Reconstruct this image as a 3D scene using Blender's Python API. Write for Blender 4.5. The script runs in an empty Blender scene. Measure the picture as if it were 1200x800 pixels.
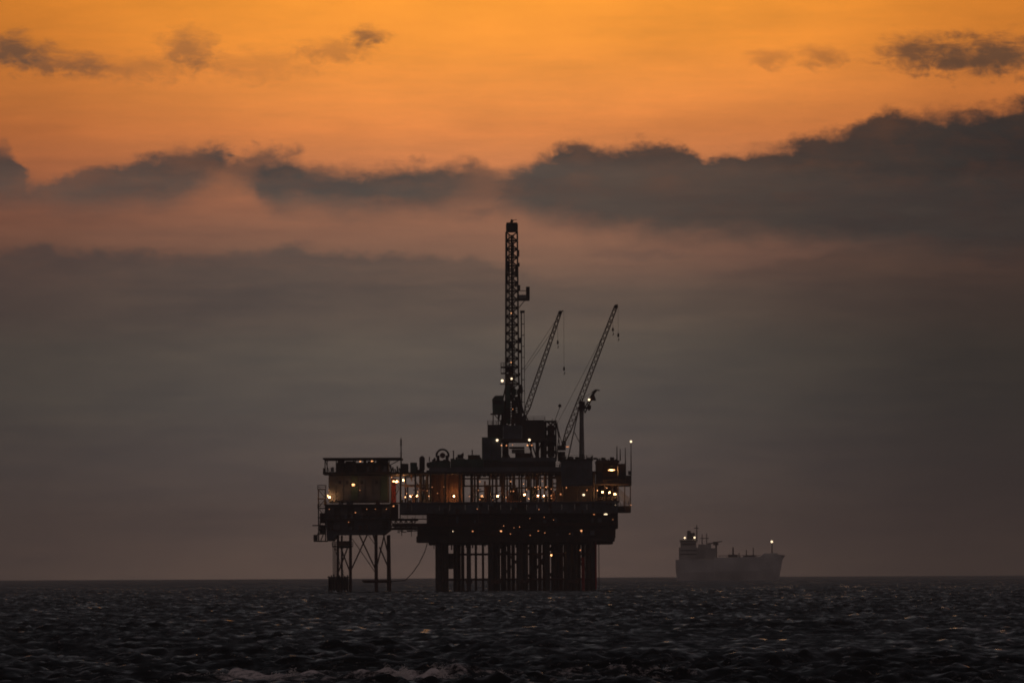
import bpy, bmesh, math, random
import numpy as np
from mathutils import Vector, Matrix
random.seed(7)
R = math.radians
S = bpy.context.scene
COL = S.collection

# ------------------------------------------------------------------ camera
# One metre at the platform (2.5 km out) is four units of the layout grid used below.
D = 2500.0
CAMZ = 4.8
HOR = 673.8
cam_d = bpy.data.cameras.new('camera')
cam_d.sensor_width = 36.0
cam_d.lens = 300.0
cam_d.clip_start = 1.0
cam_d.clip_end = 60000.0
cam = bpy.data.objects.new('camera', cam_d)
COL.objects.link(cam)
cam.location = (0, 0, CAMZ)
PITCH = math.atan((HOR - 400) * 0.25 / D)
ROLL = R(-0.28)
cam.rotation_mode = 'QUATERNION'
q = Matrix.Rotation(R(90) + PITCH, 4, 'X') @ Matrix.Rotation(ROLL, 4, 'Z')
cam.rotation_quaternion = q.to_quaternion()
S.camera = cam
S.view_settings.view_transform = 'Standard'
S.view_settings.look = 'None'
S.view_settings.exposure = 0.0
S.view_settings.gamma = 1.0
S.render.engine = 'CYCLES'
S.cycles.volume_bounces = 1
S.cycles.max_bounces = 6
S.cycles.diffuse_bounces = 2
S.cycles.glossy_bounces = 2
S.cycles.sample_clamp_indirect = 4.0
S.cycles.use_denoising = True
S.cycles.filter_width = 1.8

def lin(c):
    return tuple(((v / 255) / 12.92 if v / 255 <= .04045 else ((v / 255 + .055) / 1.055) ** 2.4) for v in c)

# ------------------------------------------------------------------ world: dusk sky
K = 0.25 / D * 57.29578            # degrees per layout unit
def AZ(px): return (px - 600) * K
def EL(py): return (HOR - py) * K

W = bpy.data.worlds.new('World')
S.world = W
W.use_nodes = True
nt = W.node_tree
nt.nodes.clear()
def N(tree, t, **kw):
    n = tree.nodes.new(t)
    for k, v in kw.items(): setattr(n, k, v)
    return n
def mth(op, a, b=None, c=None, clamp=False, tree=None):
    tree = tree or nt
    n = N(tree, 'ShaderNodeMath', operation=op, use_clamp=clamp)
    for i, v in enumerate((a, b, c)):
        if v is None: continue
        if isinstance(v, (int, float)): n.inputs[i].default_value = v
        else: tree.links.new(v, n.inputs[i])
    return n.outputs[0]
def maprange(v, a, b, c=0.0, d=1.0, mode='SMOOTHSTEP', tree=None):
    tree = tree or nt
    n = N(tree, 'ShaderNodeMapRange', interpolation_type=mode, clamp=True)
    for i, x in enumerate((v, a, b, c, d)):
        if isinstance(x, (int, float)): n.inputs[i].default_value = x
        else: tree.links.new(x, n.inputs[i])
    return n.outputs[0]
def mixc(f, a, b, blend='MIX', tree=None):
    tree = tree or nt
    n = N(tree, 'ShaderNodeMix', data_type='RGBA', blend_type=blend)
    for i, x in ((0, f), (6, a), (7, b)):
        if isinstance(x, (int, float)): n.inputs[i].default_value = x
        elif isinstance(x, tuple): n.inputs[i].default_value = (*x, 1)
        else: tree.links.new(x, n.inputs[i])
    return n.outputs[2]
def fcurve(v, pts, x0, x1, y0, y1):
    n = N(nt, 'ShaderNodeFloatCurve')
    cm = n.mapping
    cm.use_clip = True
    cu = cm.curves[0]
    P = [((x - x0) / (x1 - x0), (y - y0) / (y1 - y0)) for x, y in sorted(pts)]
    cu.points[0].location = P[0]; cu.points[1].location = P[-1]
    for p in P[1:-1]: cu.points.new(*p)
    cm.update()
    nt.links.new(maprange(v, x0, x1, mode='LINEAR'), n.inputs['Value'])
    return mth('MULTIPLY_ADD', n.outputs[0], y1 - y0, y0)
def noise(vec, scale, detail=4, rough=.55, dist=0.0, col=False):
    n = N(nt, 'ShaderNodeTexNoise')
    n.inputs['Scale'].default_value = scale
    n.inputs['Detail'].default_value = detail
    n.inputs['Roughness'].default_value = rough
    n.inputs['Distortion'].default_value = dist
    nt.links.new(vec, n.inputs['Vector'])
    return n.outputs['Color'] if col else n.outputs['Fac']
def ramp(v, stops, tree=None, interp='LINEAR'):
    tree = tree or nt
    n = N(tree, 'ShaderNodeValToRGB')
    n.color_ramp.interpolation = interp
    e = n.color_ramp.elements
    while len(e) > 1: e.remove(e[-1])
    e[0].position, e[0].color = stops[0][0], (*stops[0][1], 1)
    for p, c in stops[1:]:
        k = e.new(p); k.color = (*c, 1)
    tree.links.new(v, n.inputs[0])
    return n.outputs[0]
tc = N(nt, 'ShaderNodeTexCoord').outputs['Generated']
sep = N(nt, 'ShaderNodeSeparateXYZ'); nt.links.new(tc, sep.inputs[0])
az = mth('MULTIPLY', mth('ARCTAN2', sep.outputs[0], sep.outputs[1]), 57.29578)
el = mth('MULTIPLY', mth('ARCSINE', sep.outputs[2]), 57.29578)
def comb(x, y, z=0.0):
    n = N(nt, 'ShaderNodeCombineXYZ')
    for i, v in enumerate((x, y, z)):
        if isinstance(v, (int, float)): n.inputs[i].default_value = v
        else: nt.links.new(v, n.inputs[i])
    return n.outputs[0]
# clear sky colour by elevation near the horizon, straight over the set sun
SKYV = [(674, (120, 100, 89)), (640, (115, 97, 88)), (600, (107, 93, 86)), (540, (99, 89, 84)), (470, (95, 88, 82)), (400, (100, 91, 82)),
        (345, (111, 94, 82)), (310, (130, 99, 82)), (270, (148, 105, 83)), (235, (168, 112, 83)), (190, (212, 132, 82)), (150, (236, 143, 76)),
        (100, (252, 155, 72)), (50, (261, 162, 64)), (0, (266, 166, 60)), (-100, (262, 172, 70)), (-250, (228, 160, 90))]
e1 = maprange(el, 0.0, 6.0, mode='LINEAR')
base = ramp(e1, [(EL(p) / 6.0, lin(c)) for p, c in SKYV])
# high sky: a clear dusk sky above the sunset band
sky = N(nt, 'ShaderNodeTexSky', sky_type='NISHITA')
sky.sun_disc = False
sky.sun_elevation = R(-2.0)
sky.sun_rotation = R(2.0)
sky.air_density = 1.0; sky.dust_density = 1.5; sky.ozone_density = 2.0
high = ramp(maprange(el, 0.0, 90.0, mode='LINEAR'), [(0, lin((236, 160, 80))), (.08, lin((140, 110, 88))), (.14, lin((101, 94, 90))), (.30, lin((101, 99, 99))), (1, lin((92, 94, 98)))])
hn = N(nt, 'ShaderNodeVectorMath', operation='SCALE'); nt.links.new(sky.outputs[0], hn.inputs[0]); hn.inputs['Scale'].default_value = 0.05
high = mixc(1.0, high, hn.outputs[0], 'ADD')
base = mixc(maprange(el, 4.2, 11.0), base, high)
# fall-off to both sides of the sunset
lowf = fcurve(az, [(-8, .36), (AZ(0), .60), (AZ(150), .74), (AZ(350), .93), (AZ(560), 1.0), (AZ(700), .92), (AZ(850), .70), (AZ(1000), .47), (AZ(1200), .30), (8, .20)], -8, 8, 0, 1)
hif = fcurve(az, [(-8, .45), (AZ(0), .62), (AZ(200), .80), (AZ(450), .97), (AZ(600), 1.0), (AZ(800), .93), (AZ(1000), .80), (AZ(1200), .62), (8, .45)], -8, 8, 0, 1)
fall = N(nt, 'ShaderNodeMix', data_type='FLOAT')
nt.links.new(maprange(el, EL(420), EL(200)), fall.inputs[0]); nt.links.new(lowf, fall.inputs[2]); nt.links.new(hif, fall.inputs[3])
absaz = mth('ABSOLUTE', az)
wide = maprange(absaz, 8.0, 120.0, 1.0, .55)
# away from the frame the fall-off softens with height
fallh = N(nt, 'ShaderNodeMix', data_type='FLOAT')
nt.links.new(maprange(el, 5.0, 25.0), fallh.inputs[0]); nt.links.new(fall.outputs[0], fallh.inputs[2]); nt.links.new(mth('POWER', fall.outputs[0], .6), fallh.inputs[3])
ff = mth('MULTIPLY', fallh.outputs[0], wide)
base = mixc(1.0, base, comb(ff, mth('POWER', ff, maprange(el, EL(440), EL(200), .98, 1.16)), mth('POWER', ff, maprange(el, EL(440), EL(200), .96, 1.05))), 'MULTIPLY')
base = mixc(maprange(absaz, 12, 100, 0, .8), base, lin((76, 70, 72)))
# clouds: warped coordinates, then bands with their own upper and lower outline
pv = comb(az, mth('MULTIPLY', el, 1.7))
w1 = noise(pv, 3.3, 6, .62)
w2 = noise(comb(mth('ADD', az, 31.7), mth('MULTIPLY', el, 2.2)), 1.6, 4, .55)
w3 = noise(comb(mth('ADD', az, -17.0), mth('MULTIPLY', el, 1.2), 4.0), 9.0, 5, .6, .6)
w1c = mth('SUBTRACT', w1, .5); w2c = mth('SUBTRACT', w2, .5); w3c = mth('SUBTRACT', w3, .5)
streak = noise(comb(mth('MULTIPLY_ADD', w2c, .5, mth('MULTIPLY', az, .9)), mth('MULTIPLY_ADD', w1c, .9, mth('MULTIPLY', el, 5.0)), 2.0), 1.7, 6, .62)
eld = mth('ADD', el, mth('MULTIPLY_ADD', w1c, .26, mth('MULTIPLY', w3c, .10)))
azd = mth('ADD', az, mth('MULTIPLY', w2c, .35))
CT = [(-40, 170), (0, 162), (20, 165), (35, 203), (60, 206), (90, 196), (130, 186), (170, 176), (200, 170), (230, 166), (262, 168), (276, 178), (292, 174), (320, 171),
      (350, 173), (368, 186), (400, 190), (440, 193), (475, 186), (540, 186), (575, 184), (592, 192), (625, 184), (645, 172), (700, 168), (795, 170), (812, 181),
      (855, 180), (900, 174), (950, 158), (1000, 142), (1030, 133), (1085, 128), (1150, 124), (1200, 117)]
CB = [(0, 240), (110, 244), (180, 240), (220, 232), (262, 216), (292, 224), (312, 244), (350, 246), (480, 250), (600, 252), (650, 263), (700, 272), (800, 280), (900, 285), (1000, 292), (1100, 299), (1200, 306)]
Z0, Z1 = -4.2, 4.2
topc = fcurve(azd, [(AZ(x), EL(y)) for x, y in CT] + [(4.2, EL(120))], Z0, Z1, 0, 5)
botc = fcurve(azd, [(Z0, EL(235))] + [(AZ(x), EL(y)) for x, y in CB] + [(4.2, EL(300))], Z0, Z1, 0, 5)
a_top = maprange(mth('SUBTRACT', topc, eld), -.03, mth('MULTIPLY_ADD', maprange(w2, .38, .62), .08, .06))
elb = mth('ADD', el, mth('MULTIPLY', w1c, .16))
a_bot = maprange(mth('SUBTRACT', elb, botc), -.12, .15)
dens = maprange(mth('MULTIPLY_ADD', streak, .45, mth('MULTIPLY', w1, .55)), .30, .60, maprange(az, AZ(450), AZ(800), .84, .92), 1.0)
# thins to wisps left of centre
azs = mth('ADD', mth('MULTIPLY_ADD', w2c, .5, az), mth('MULTIPLY_ADD', w1c, .35, mth('MULTIPLY', mth('SUBTRACT', el, EL(205)), -1.1)))
thin = fcurve(azs, [(Z0, .85), (AZ(0), .92), (AZ(45), .80), (AZ(130), .88), (AZ(240), .94), (AZ(285), .78), (AZ(325), .97), (AZ(540), .95), (AZ(585), .76), (AZ(622), .96), (AZ(800), .95), (AZ(1200), 1.0), (4.2, 1.0)], Z0, Z1, 0, 1)
alpha1 = mth('MULTIPLY', mth('MULTIPLY', a_top, a_bot), mth('MULTIPLY', dens, thin))
wing = maprange(absaz, 6.0, 14.0, 1.0, .35)
alpha1 = mth('MULTIPLY', alpha1, wing)
ccol = ramp(maprange(az, AZ(0), AZ(1200), mode='LINEAR'), [(0, lin((75, 69, 65))), (.3, lin((73, 71, 68))), (.52, lin((70, 68, 65))), (.75, lin((62, 59, 56))), (1, lin((53, 49, 47)))])
ccol = mixc(1.0, ccol, ramp(maprange(mth('MULTIPLY_ADD', streak, .6, mth('MULTIPLY', w1, .4)), .3, .7, mode='LINEAR'), [(0, (.80, .83, .86)), (1, (1.22, 1.15, 1.10))]), 'MULTIPLY')
linec = fcurve(azd, [(Z0, EL(200)), (AZ(0), EL(195)), (AZ(300), EL(200)), (AZ(560), EL(200)), (AZ(640), EL(186)), (AZ(760), EL(190)), (AZ(850), EL(188)), (AZ(950), EL(201)), (AZ(1200), EL(206)), (4.2, EL(206))], Z0, Z1, 0, 5)
lay = maprange(mth('SUBTRACT', mth('ADD', el, mth('MULTIPLY', w1c, .14)), linec), -.09, .05)
ccol = mixc(1.0, ccol, ramp(lay, [(0, (1.22, 1.14, 1.10)), (1, (.88, .90, .92))]), 'MULTIPLY')
CL = [(0, 290), (25, 284), (47, 278), (75, 287), (120, 291), (200, 292), (300, 288), (345, 283), (372, 287), (410, 293), (500, 294), (560, 299), (610, 314), (650, 328),
      (720, 332), (800, 330), (850, 322), (930, 300), (1000, 285), (1100, 280), (1200, 275)]
lowc = fcurve(azd, [(Z0, EL(292))] + [(AZ(x), EL(y)) for x, y in CL] + [(4.2, EL(275))], Z0, Z1, 0, 5)
a_low = mth('MULTIPLY', maprange(mth('SUBTRACT', lowc, mth('ADD', el, mth('MULTIPLY_ADD', w1c, .20, mth('MULTIPLY', w3c, .08)))), -.02, .075), maprange(el, EL(430), EL(330), 0.0, 1.0))
lowd = fcurve(az, [(Z0, .72), (AZ(0), .80), (AZ(350), .82), (AZ(560), .66), (AZ(640), .42), (AZ(850), .40), (AZ(980), .55), (4.2, .6)], Z0, Z1, 0, 1)
alpha2 = mth('MULTIPLY', mth('MULTIPLY', a_low, lowd), mth('MULTIPLY', maprange(streak, .3, .6, .75, 1.0), wing))
lcol = ramp(maprange(az, AZ(0), AZ(1200), mode='LINEAR'), [(0, lin((76, 64, 60))), (.3, lin((88, 78, 72))), (.6, lin((92, 79, 71))), (.8, lin((72, 60, 54))), (1, lin((58, 48, 43)))])
base = mixc(alpha2, base, lcol)
w4c = mth('SUBTRACT', noise(comb(mth('MULTIPLY_ADD', el, -1.2, mth('MULTIPLY', az, 1.6)), mth('MULTIPLY_ADD', az, .5, mth('MULTIPLY', el, 4.2)), 6.0), 3.2, 6, .66, .4), .5)
# faint cloud streak right of the derrick
def puff(cx, cy, rx, ry, amt, lo=-.02, hi=.92):
    dx = mth('DIVIDE', mth('SUBTRACT', mth('ADD', az, mth('MULTIPLY', w2c, .12)), AZ(cx)), rx * K)
    dy = mth('DIVIDE', mth('SUBTRACT', mth('ADD', el, mth('MULTIPLY_ADD', w3c, .10, mth('MULTIPLY', w1c, .12))), EL(cy)), ry * K)
    r2 = mth('ADD', mth('MULTIPLY', dx, dx), mth('MULTIPLY', dy, dy))
    body = mth('SUBTRACT', 1.0, mth('SQRT', r2))
    body = mth('ADD', body, mth('MULTIPLY_ADD', w4c, 1.35, mth('MULTIPLY', w3c, .9)))
    return mth('MULTIPLY', maprange(body, lo, hi), amt)
base = mixc(puff(745, 300, 75, 12, .40), base, lin((98, 80, 72)))
base = mixc(alpha1, base, ccol)
pc = ramp(maprange(az, AZ(0), AZ(1200), mode='LINEAR'), [(0, lin((102, 78, 62))), (.35, lin((124, 88, 62))), (.6, lin((150, 98, 62))), (1, lin((92, 68, 52)))])
for args in ((14, 58, 66, 30, .85), (70, 74, 90, 18, .6), (222, 54, 46, 28, .6), (150, 80, 130, 20, .35), (300, 76, 100, 28, .25), (431, 43, 34, 17, .8), (395, 58, 66, 18, .4),
             (1085, 66, 76, 32, .9), (1165, 70, 110, 36, .95), (965, 70, 38, 17, .5), (905, 72, 38, 14, .4)):
    base = mixc(puff(*args), base, pc)
# soft mottling of the thin high cloud
mott = noise(comb(mth('MULTIPLY', az, .6), mth('MULTIPLY', el, 2.4), 9.0), 1.3, 6, .6)
base = mixc(1.0, base, ramp(mott, [(.3, (.87, .88, .91)), (.7, (1.10, 1.08, 1.04))]), 'MULTIPLY')
base = mixc(maprange(el, -.6, -.02), lin((40, 34, 33)), base)
fine = noise(comb(mth('MULTIPLY', az, .9), mth('MULTIPLY', el, 8.0), 21.0), 1.4, 6, .6)
base = mixc(maprange(el, 5.0, 2.0), base, mixc(1.0, base, ramp(fine, [(.32, (.93, .94, .97)), (.68, (1.08, 1.05, 1.04))]), 'MULTIPLY'))
bg = N(nt, 'ShaderNodeBackground')
nt.links.new(base, bg.inputs[0])
bg.inputs[1].default_value = 1.0
wo = N(nt, 'ShaderNodeOutputWorld')
nt.links.new(bg.outputs[0], wo.inputs[0])

# ------------------------------------------------------------------ sun, already down behind the rig: only a trace is left
sl = bpy.data.lights.new('sun', 'SUN')
sl.energy = 0.02
sl.angle = R(8)
sl.color = (1, .6, .35)
so = bpy.data.objects.new('sun', sl)
COL.objects.link(so)
so.rotation_euler = (R(-88.5), 0, R(-2))

# ------------------------------------------------------------------ materials
def mat(name, c, rough=.6, metal=0.0, var=.35, scale=.35, spec=.4, rust=0.0):
    m = bpy.data.materials.new(name)
    m.use_nodes = True
    t = m.node_tree
    b = t.nodes['Principled BSDF']
    g = N(t, 'ShaderNodeTexCoord').outputs['Object']
    n = N(t, 'ShaderNodeTexNoise'); n.inputs['Scale'].default_value = scale; n.inputs['Detail'].default_value = 5
    t.links.new(g, n.inputs['Vector'])
    lo = tuple(v * (1 - var) for v in c); hi = tuple(min(1, v * (1 + var)) for v in c)
    o = ramp(n.outputs['Fac'], [(.3, lo), (.7, hi)], t)
    if rust:
        n2 = N(t, 'ShaderNodeTexNoise'); n2.inputs['Scale'].default_value = .9; n2.inputs['Detail'].default_value = 6
        t.links.new(g, n2.inputs['Vector'])
        o = mixc(maprange(n2.outputs['Fac'], .5, .68, 0, rust, tree=t), o, (.09, .032, .018), tree=t)
    t.links.new(o, b.inputs['Base Color'])
    b.inputs['Roughness'].default_value = rough
    b.inputs['Metallic'].default_value = metal
    b.inputs['Specular IOR Level'].default_value = spec
    return m
def emit(name, c, s):
    m = bpy.data.materials.new(name)
    m.use_nodes = True
    t = m.node_tree
    b = t.nodes['Principled BSDF']
    b.inputs['Base Color'].default_value = (.8, .8, .8, 1)
    b.inputs['Emission Color'].default_value = (*c, 1)
    b.inputs['Emission Strength'].default_value = s
    return m
M = dict(
    steel=mat('dark_painted_steel', (.030, .026, .025), rust=.5),
    rust=mat('rusty_steel', (.060, .026, .020), rust=.6),
    deck=mat('grey_deck_plate', (.085, .090, .100), rust=.25),
    blue=mat('blue_grey_panel', (.070, .082, .100), rust=.2),
    green=mat('dark_green_panel', (.040, .080, .060), rust=.2),
    brown=mat('brown_panel', (.12, .062, .035), rust=.5),
    red=mat('red_pipe', (.42, .05, .05), rust=.2),
    pale=mat('weathered_grey_steel', (.20, .20, .19), rust=.15),
    white=mat('white_paint', (.55, .53, .5), rust=.1),
    black=mat('black_rubber', (.012, .012, .013)),
    glass=mat('dark_glass', (.02, .022, .025), rough=.1),
    hull=mat('haze_lightened_hull_paint', (.64, .63, .60), scale=.05, rust=.05),  # part of the haze fade is put into this colour: paler instead of thicker air
    house=mat('ship_house_paint', (.42, .40, .37), scale=.1, rust=.1),
    lamp=emit('warm_lamp', (1, .38, .14), 2.3),
    lamps=emit('small_warm_lamp', (1, .42, .17), 1.6),
    lampw=emit('white_lamp', (1, .74, .47), 2.4),
    dim=emit('dim_amber_lamp', (1, .36, .14), .9),
)

# ------------------------------------------------------------------ helpers
def X(px): return (px - 600) * .25
def Z(py): return (693 - py) * .25
def link(name, me, m, parent=None):
    o = bpy.data.objects.new(name, me)
    COL.objects.link(o)
    if m is not None and not me.materials: me.materials.append(m)
    if parent is not None:
        o.parent = parent
        p = Vector((0, 0, 0))
        a = parent
        while a is not None:
            p += a.location; a = a.parent
        o.location = -p
    return o
class MB:
    def __init__(s): s.v = []; s.f = []
    def add(s, vs, fs):
        b = len(s.v); s.v += [tuple(v) for v in vs]; s.f += [tuple(b + i for i in f) for f in fs]; return s
    def box(s, x0, x1, y0, y1, z0, z1):
        if x0 > x1: x0, x1 = x1, x0
        if z0 > z1: z0, z1 = z1, z0
        return s.add([(x0, y0, z0), (x1, y0, z0), (x1, y1, z0), (x0, y1, z0), (x0, y0, z1), (x1, y0, z1), (x1, y1, z1), (x0, y1, z1)],
                     [(0, 3, 2, 1), (4, 5, 6, 7), (0, 1, 5, 4), (1, 2, 6, 5), (2, 3, 7, 6), (3, 0, 4, 7)])
    def tube(s, a, b, r, r2=None, n=6, caps=True):
        a = Vector(a); b = Vector(b); r2 = r if r2 is None else r2
        d = (b - a).normalized()
        u = d.cross(Vector((0, 0, 1))) if abs(d.z) < .9 else d.cross(Vector((0, 1, 0)))
        u.normalize(); w = d.cross(u)
        vs = []
        for p, rr in ((a, r), (b, r2)):
            for i in range(n):
                t = 2 * math.pi * i / n
                vs.append(p + (u * math.cos(t) + w * math.sin(t)) * rr)
        fs = [(i, (i + 1) % n, n + (i + 1) % n, n + i) for i in range(n)]
        if caps: fs += [tuple(range(n - 1, -1, -1)), tuple(range(n, 2 * n))]
        return s.add(vs, fs)
    def lathe(s, c, prof, n=12, axis='Z'):
        vs = []
        for r, h in prof:
            for i in range(n):
                t = 2 * math.pi * i / n
                if axis == 'Z': vs.append((c[0] + r * math.cos(t), c[1] + r * math.sin(t), c[2] + h))
                elif axis == 'X': vs.append((c[0] + h, c[1] + r * math.cos(t), c[2] + r * math.sin(t)))
                else: vs.append((c[0] + r * math.cos(t), c[1] + h, c[2] + r * math.sin(t)))
        fs = []
        for k in range(len(prof) - 1):
            for i in range(n):
                fs.append((k * n + i, k * n + (i + 1) % n, (k + 1) * n + (i + 1) % n, (k + 1) * n + i))
        fs += [tuple(range(n - 1, -1, -1)), tuple(range((len(prof) - 1) * n, len(prof) * n))]
        return s.add(vs, fs)
    def prism(s, pts, y0, y1):
        n = len(pts)
        vs = [(x, y0, z) for x, z in pts] + [(x, y1, z) for x, z in pts]
        fs = [tuple(range(n)), tuple(range(2 * n - 1, n - 1, -1))] + [(i, n + i, n + (i + 1) % n, (i + 1) % n) for i in range(n)]
        return s.add(vs, fs)
    def build(s, name, m, parent=None, label=None, kind=None):
        me = bpy.data.meshes.new(name)
        me.from_pydata(s.v, [], s.f)
        bm = bmesh.new(); bm.from_mesh(me); bmesh.ops.recalc_face_normals(bm, faces=bm.faces); bm.to_mesh(me); bm.free()
        o = link(name, me, M[m] if isinstance(m, str) else m, parent)
        if label: o['label'] = label
        if kind: o['kind'] = kind
        return o
def thing(name, label, cat, loc, group=None):
    o = bpy.data.objects.new(name, None)
    COL.objects.link(o); o.location = loc
    o['label'] = label; o['category'] = cat
    if group: o['group'] = group
    return o
def tag(o, label, cat, group=None):
    o['label'] = label; o['category'] = cat
    if group: o['group'] = group
    return o
# box in layout units (px, py) with depth in metres about the platform's middle
def pb(px0, py0, px1, py1, y0, y1): return MB().box(X(px0), X(px1), D + y0, D + y1, Z(py1), Z(py0))
def part_box(name, m, par, *a, **k): return pb(*a).build(name, m, par, **k)
def P(px, py, y=0.0): return Vector((X(px), D + y, Z(py)))
sphere_me = {}; light_data = {}
def lamp(par, px, py, y, kind='lamp', r=.38, name='lamp', w=1.0, glow=False, weak=False):
    r *= .66
    key = (kind, round(r, 2), w)
    if key not in sphere_me:
        bm = bmesh.new()
        bmesh.ops.create_uvsphere(bm, u_segments=8, v_segments=6, radius=r)
        for v in bm.verts: v.co.x *= w
        me = bpy.data.meshes.new('lamp'); bm.to_mesh(me); bm.free()
        me.materials.append(M[kind]); sphere_me[key] = me
    o = bpy.data.objects.new(name, sphere_me[key])
    COL.objects.link(o)
    o.parent = par
    o.location = P(px, py, y) - par.location
    if weak:
        kind = 'weak'; light_data.setdefault('weak', bpy.data.lights.new('weak_light', 'POINT'))
        light_data['weak'].energy = 60; light_data['weak'].color = (1, .42, .15); light_data['weak'].shadow_soft_size = .3
    if kind in ('lamp', 'weak') or (kind == 'lampw' and glow):
        if kind not in light_data:
            ld = bpy.data.lights.new(kind + '_light', 'POINT')
            ld.energy = 420; ld.color = (1, .45, .16) if kind == 'lamp' else (1, .72, .45); ld.shadow_soft_size = .3
            light_data[kind] = ld
        lo_ = bpy.data.objects.new('lamp_glow', light_data[kind]); COL.objects.link(lo_)
        lo_.parent = o; lo_.location = (0, -r - .35, 0)
    return o
def railing(par, pts, h=1.1, gap=2.2, m='steel', name='railing'):
    b = MB()
    for a, c in zip(pts[:-1], pts[1:]):
        a = Vector(a); c = Vector(c)
        n = max(1, int((c - a).length / gap))
        for i in range(n + 1):
            p = a.lerp(c, i / n)
            b.tube(p, p + Vector((0, 0, h)), .04, n=4)
        for q in (.5, 1.0):
            b.tube(a + Vector((0, 0, h * q)), c + Vector((0, 0, h * q)), .035, n=4)
    return b.build(name, m, par)
def deck_rail(par, px0, px1, py, y0, y1, **k):
    a, b, c, d = P(px0, py, y0), P(px1, py, y0), P(px1, py, y1), P(px0, py, y1)
    return railing(par, [a, b, c, d, a], **k)

# ------------------------------------------------------------------ sea
def build_sea():
    # rows by distance, columns by bearing: dense where the picture looks, coarse all around
    r = [6.0]
    while r[-1] < 250: r.append(r[-1] * 1.09)
    while r[-1] < 355: r.append(r[-1] * 1.01)
    while r[-1] < 500: r.append(r[-1] * 1.0011)
    while r[-1] < 2600: r.append(r[-1] * 1.0016)
    while r[-1] < 16000: r.append(r[-1] * 1.005)
    r = np.array(r)
    dense = np.radians(np.linspace(-4.0, 4.0, 620))
    out = np.radians(np.concatenate([np.linspace(4.0, 30, 22)[1:], np.linspace(30, 330, 60)[1:-1], np.linspace(330, 356.0, 22)[:-1]]))
    th = np.concatenate([dense, out])
    nr, nc = len(r), len(th)
    RR, TT = np.meshgrid(r, th, indexing='ij')
    x = RR * np.sin(TT); y = RR * np.cos(TT)
    z = np.zeros_like(x)
    spacing = np.gradient(r)[:, None]
    dcol = np.full(nc, abs(dense[1] - dense[0])); dcol[620:] = .08
    spacing = np.maximum(spacing * .30, RR * dcol[None, :])
    rng = np.random.default_rng(5)
    dx = np.zeros_like(x); dy = np.zeros_like(x)
    lam = np.exp(rng.uniform(math.log(.6), math.log(8), 76))
    lam[:3] = [24, 33, 17]
    lam = np.concatenate([lam, rng.uniform(14, 38, 9)])
    patch = 1 + .28 * np.sin(x * .021 + 1.1) * np.sin(y * .0062 + .6 + x * .004) + .22 * np.sin(x * .083 + y * .013 + 2) + .15 * np.sin(x * .19 - y * .03)
    for q, L in enumerate(lam):
        ang = rng.normal(-1.7, .75)            # travelling towards the shore
        k = 2 * math.pi / L
        if q >= 76: ang = rng.normal(-1.6, .3)
        A = .0105 * L * rng.uniform(.4, 1.4) * min(1.0, (3.0 / L) ** .85) * 1.12
        if q >= 76: A = rng.uniform(.04, .085)
        kx, ky = k * math.cos(ang), k * math.sin(ang)
        ph = kx * x + ky * y + rng.uniform(0, 6.28)
        att = np.clip((L / spacing - 1.6) / 1.6, 0, 1)
        sn = np.sin(ph); cs = np.cos(ph)
        if q < 76: att = att * patch
        z += A * att * sn
        dx += A * att * cs * math.cos(ang) * .8; dy += A * att * cs * math.sin(ang) * .8
    x = x + dx; y = y + dy
    # breaking wave closest to the shore
    def bump(v, a, b, s): return 1 / (1 + np.exp(-(v - a) / s)) * 1 / (1 + np.exp((v - b) / s))
    yc = 393 + 4 * np.sin(x * .31) + 2.0 * np.sin(x * .83 + 1.3) + .7 * np.sin(x * 2.1)
    env = bump(x, -15.6, -.6, .5) + .85 * bump(x, 2.0, 8.0, .6)
    env = env * (.72 + .25 * np.sin(x * .95 + .5) + .14 * np.sin(x * 2.1 + 2) + .12 * np.sin(x * 5.3 + 1))
    tt = (y - yc)
    prof = np.where(tt > 0, np.exp(-(tt / 4.5) ** 2), np.exp(-(tt / 1.4) ** 2))
    z += .42 * env * prof
    foam = np.clip(env * (prof * 1.3 - .25), 0, 1)
    foam += .8 * env * np.exp(-((tt + 5) / 5) ** 2) + .3 * env * np.exp(-((tt - 6) / 7) ** 2)
    # old foam streaks farther out
    for d0, xa, xb, s in ((2000, -135, 8, 16), (1480, -75, -30, 9), (1900, -118, -90, 9), (3000, -10, 60, 30)):
        foam += .8 * np.exp(-((y - d0 - 14 * np.sin(x * .06 + d0)) / s) ** 2) * bump(x, xa, xb, 5) * (.5 + .5 * np.sin(x * .35) * np.sin(x * .13 + 1))
    foam += .5 * bump(x, -24, 25.5, .6) * np.exp(-((y - 2473) / 3.5) ** 2) + .45 * bump(x, -54, -34, .8) * np.exp(-((y - 2482) / 3) ** 2)
    foam = np.clip(foam, 0, 1)
    co = np.stack([x, y, z], -1).reshape(-1, 3)
    i = np.arange(nr - 1)[:, None]; j = np.arange(nc)[None, :]
    j2 = (j + 1) % nc
    a = i * nc + j; b = i * nc + j2; c = (i + 1) * nc + j2; d = (i + 1) * nc + j
    quads = np.stack([a + 0 * b, d, c, b], -1).reshape(-1, 4)
    # the hole under the shore end
    ctr = len(co)
    co = np.vstack([co, [[0, 0, 0]]])
    tri = np.stack([np.full(nc, ctr), np.arange(nc), (np.arange(nc) + 1) % nc], -1)
    me = bpy.data.meshes.new('sea')
    me.vertices.add(len(co)); me.vertices.foreach_set('co', co.astype(np.float32).ravel())
    nq, ntr = len(quads), len(tri)
    me.loops.add(nq * 4 + ntr * 3)
    me.loops.foreach_set('vertex_index', np.concatenate([quads.ravel(), tri.ravel()]).astype(np.int32))
    me.polygons.add(nq + ntr)
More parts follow.
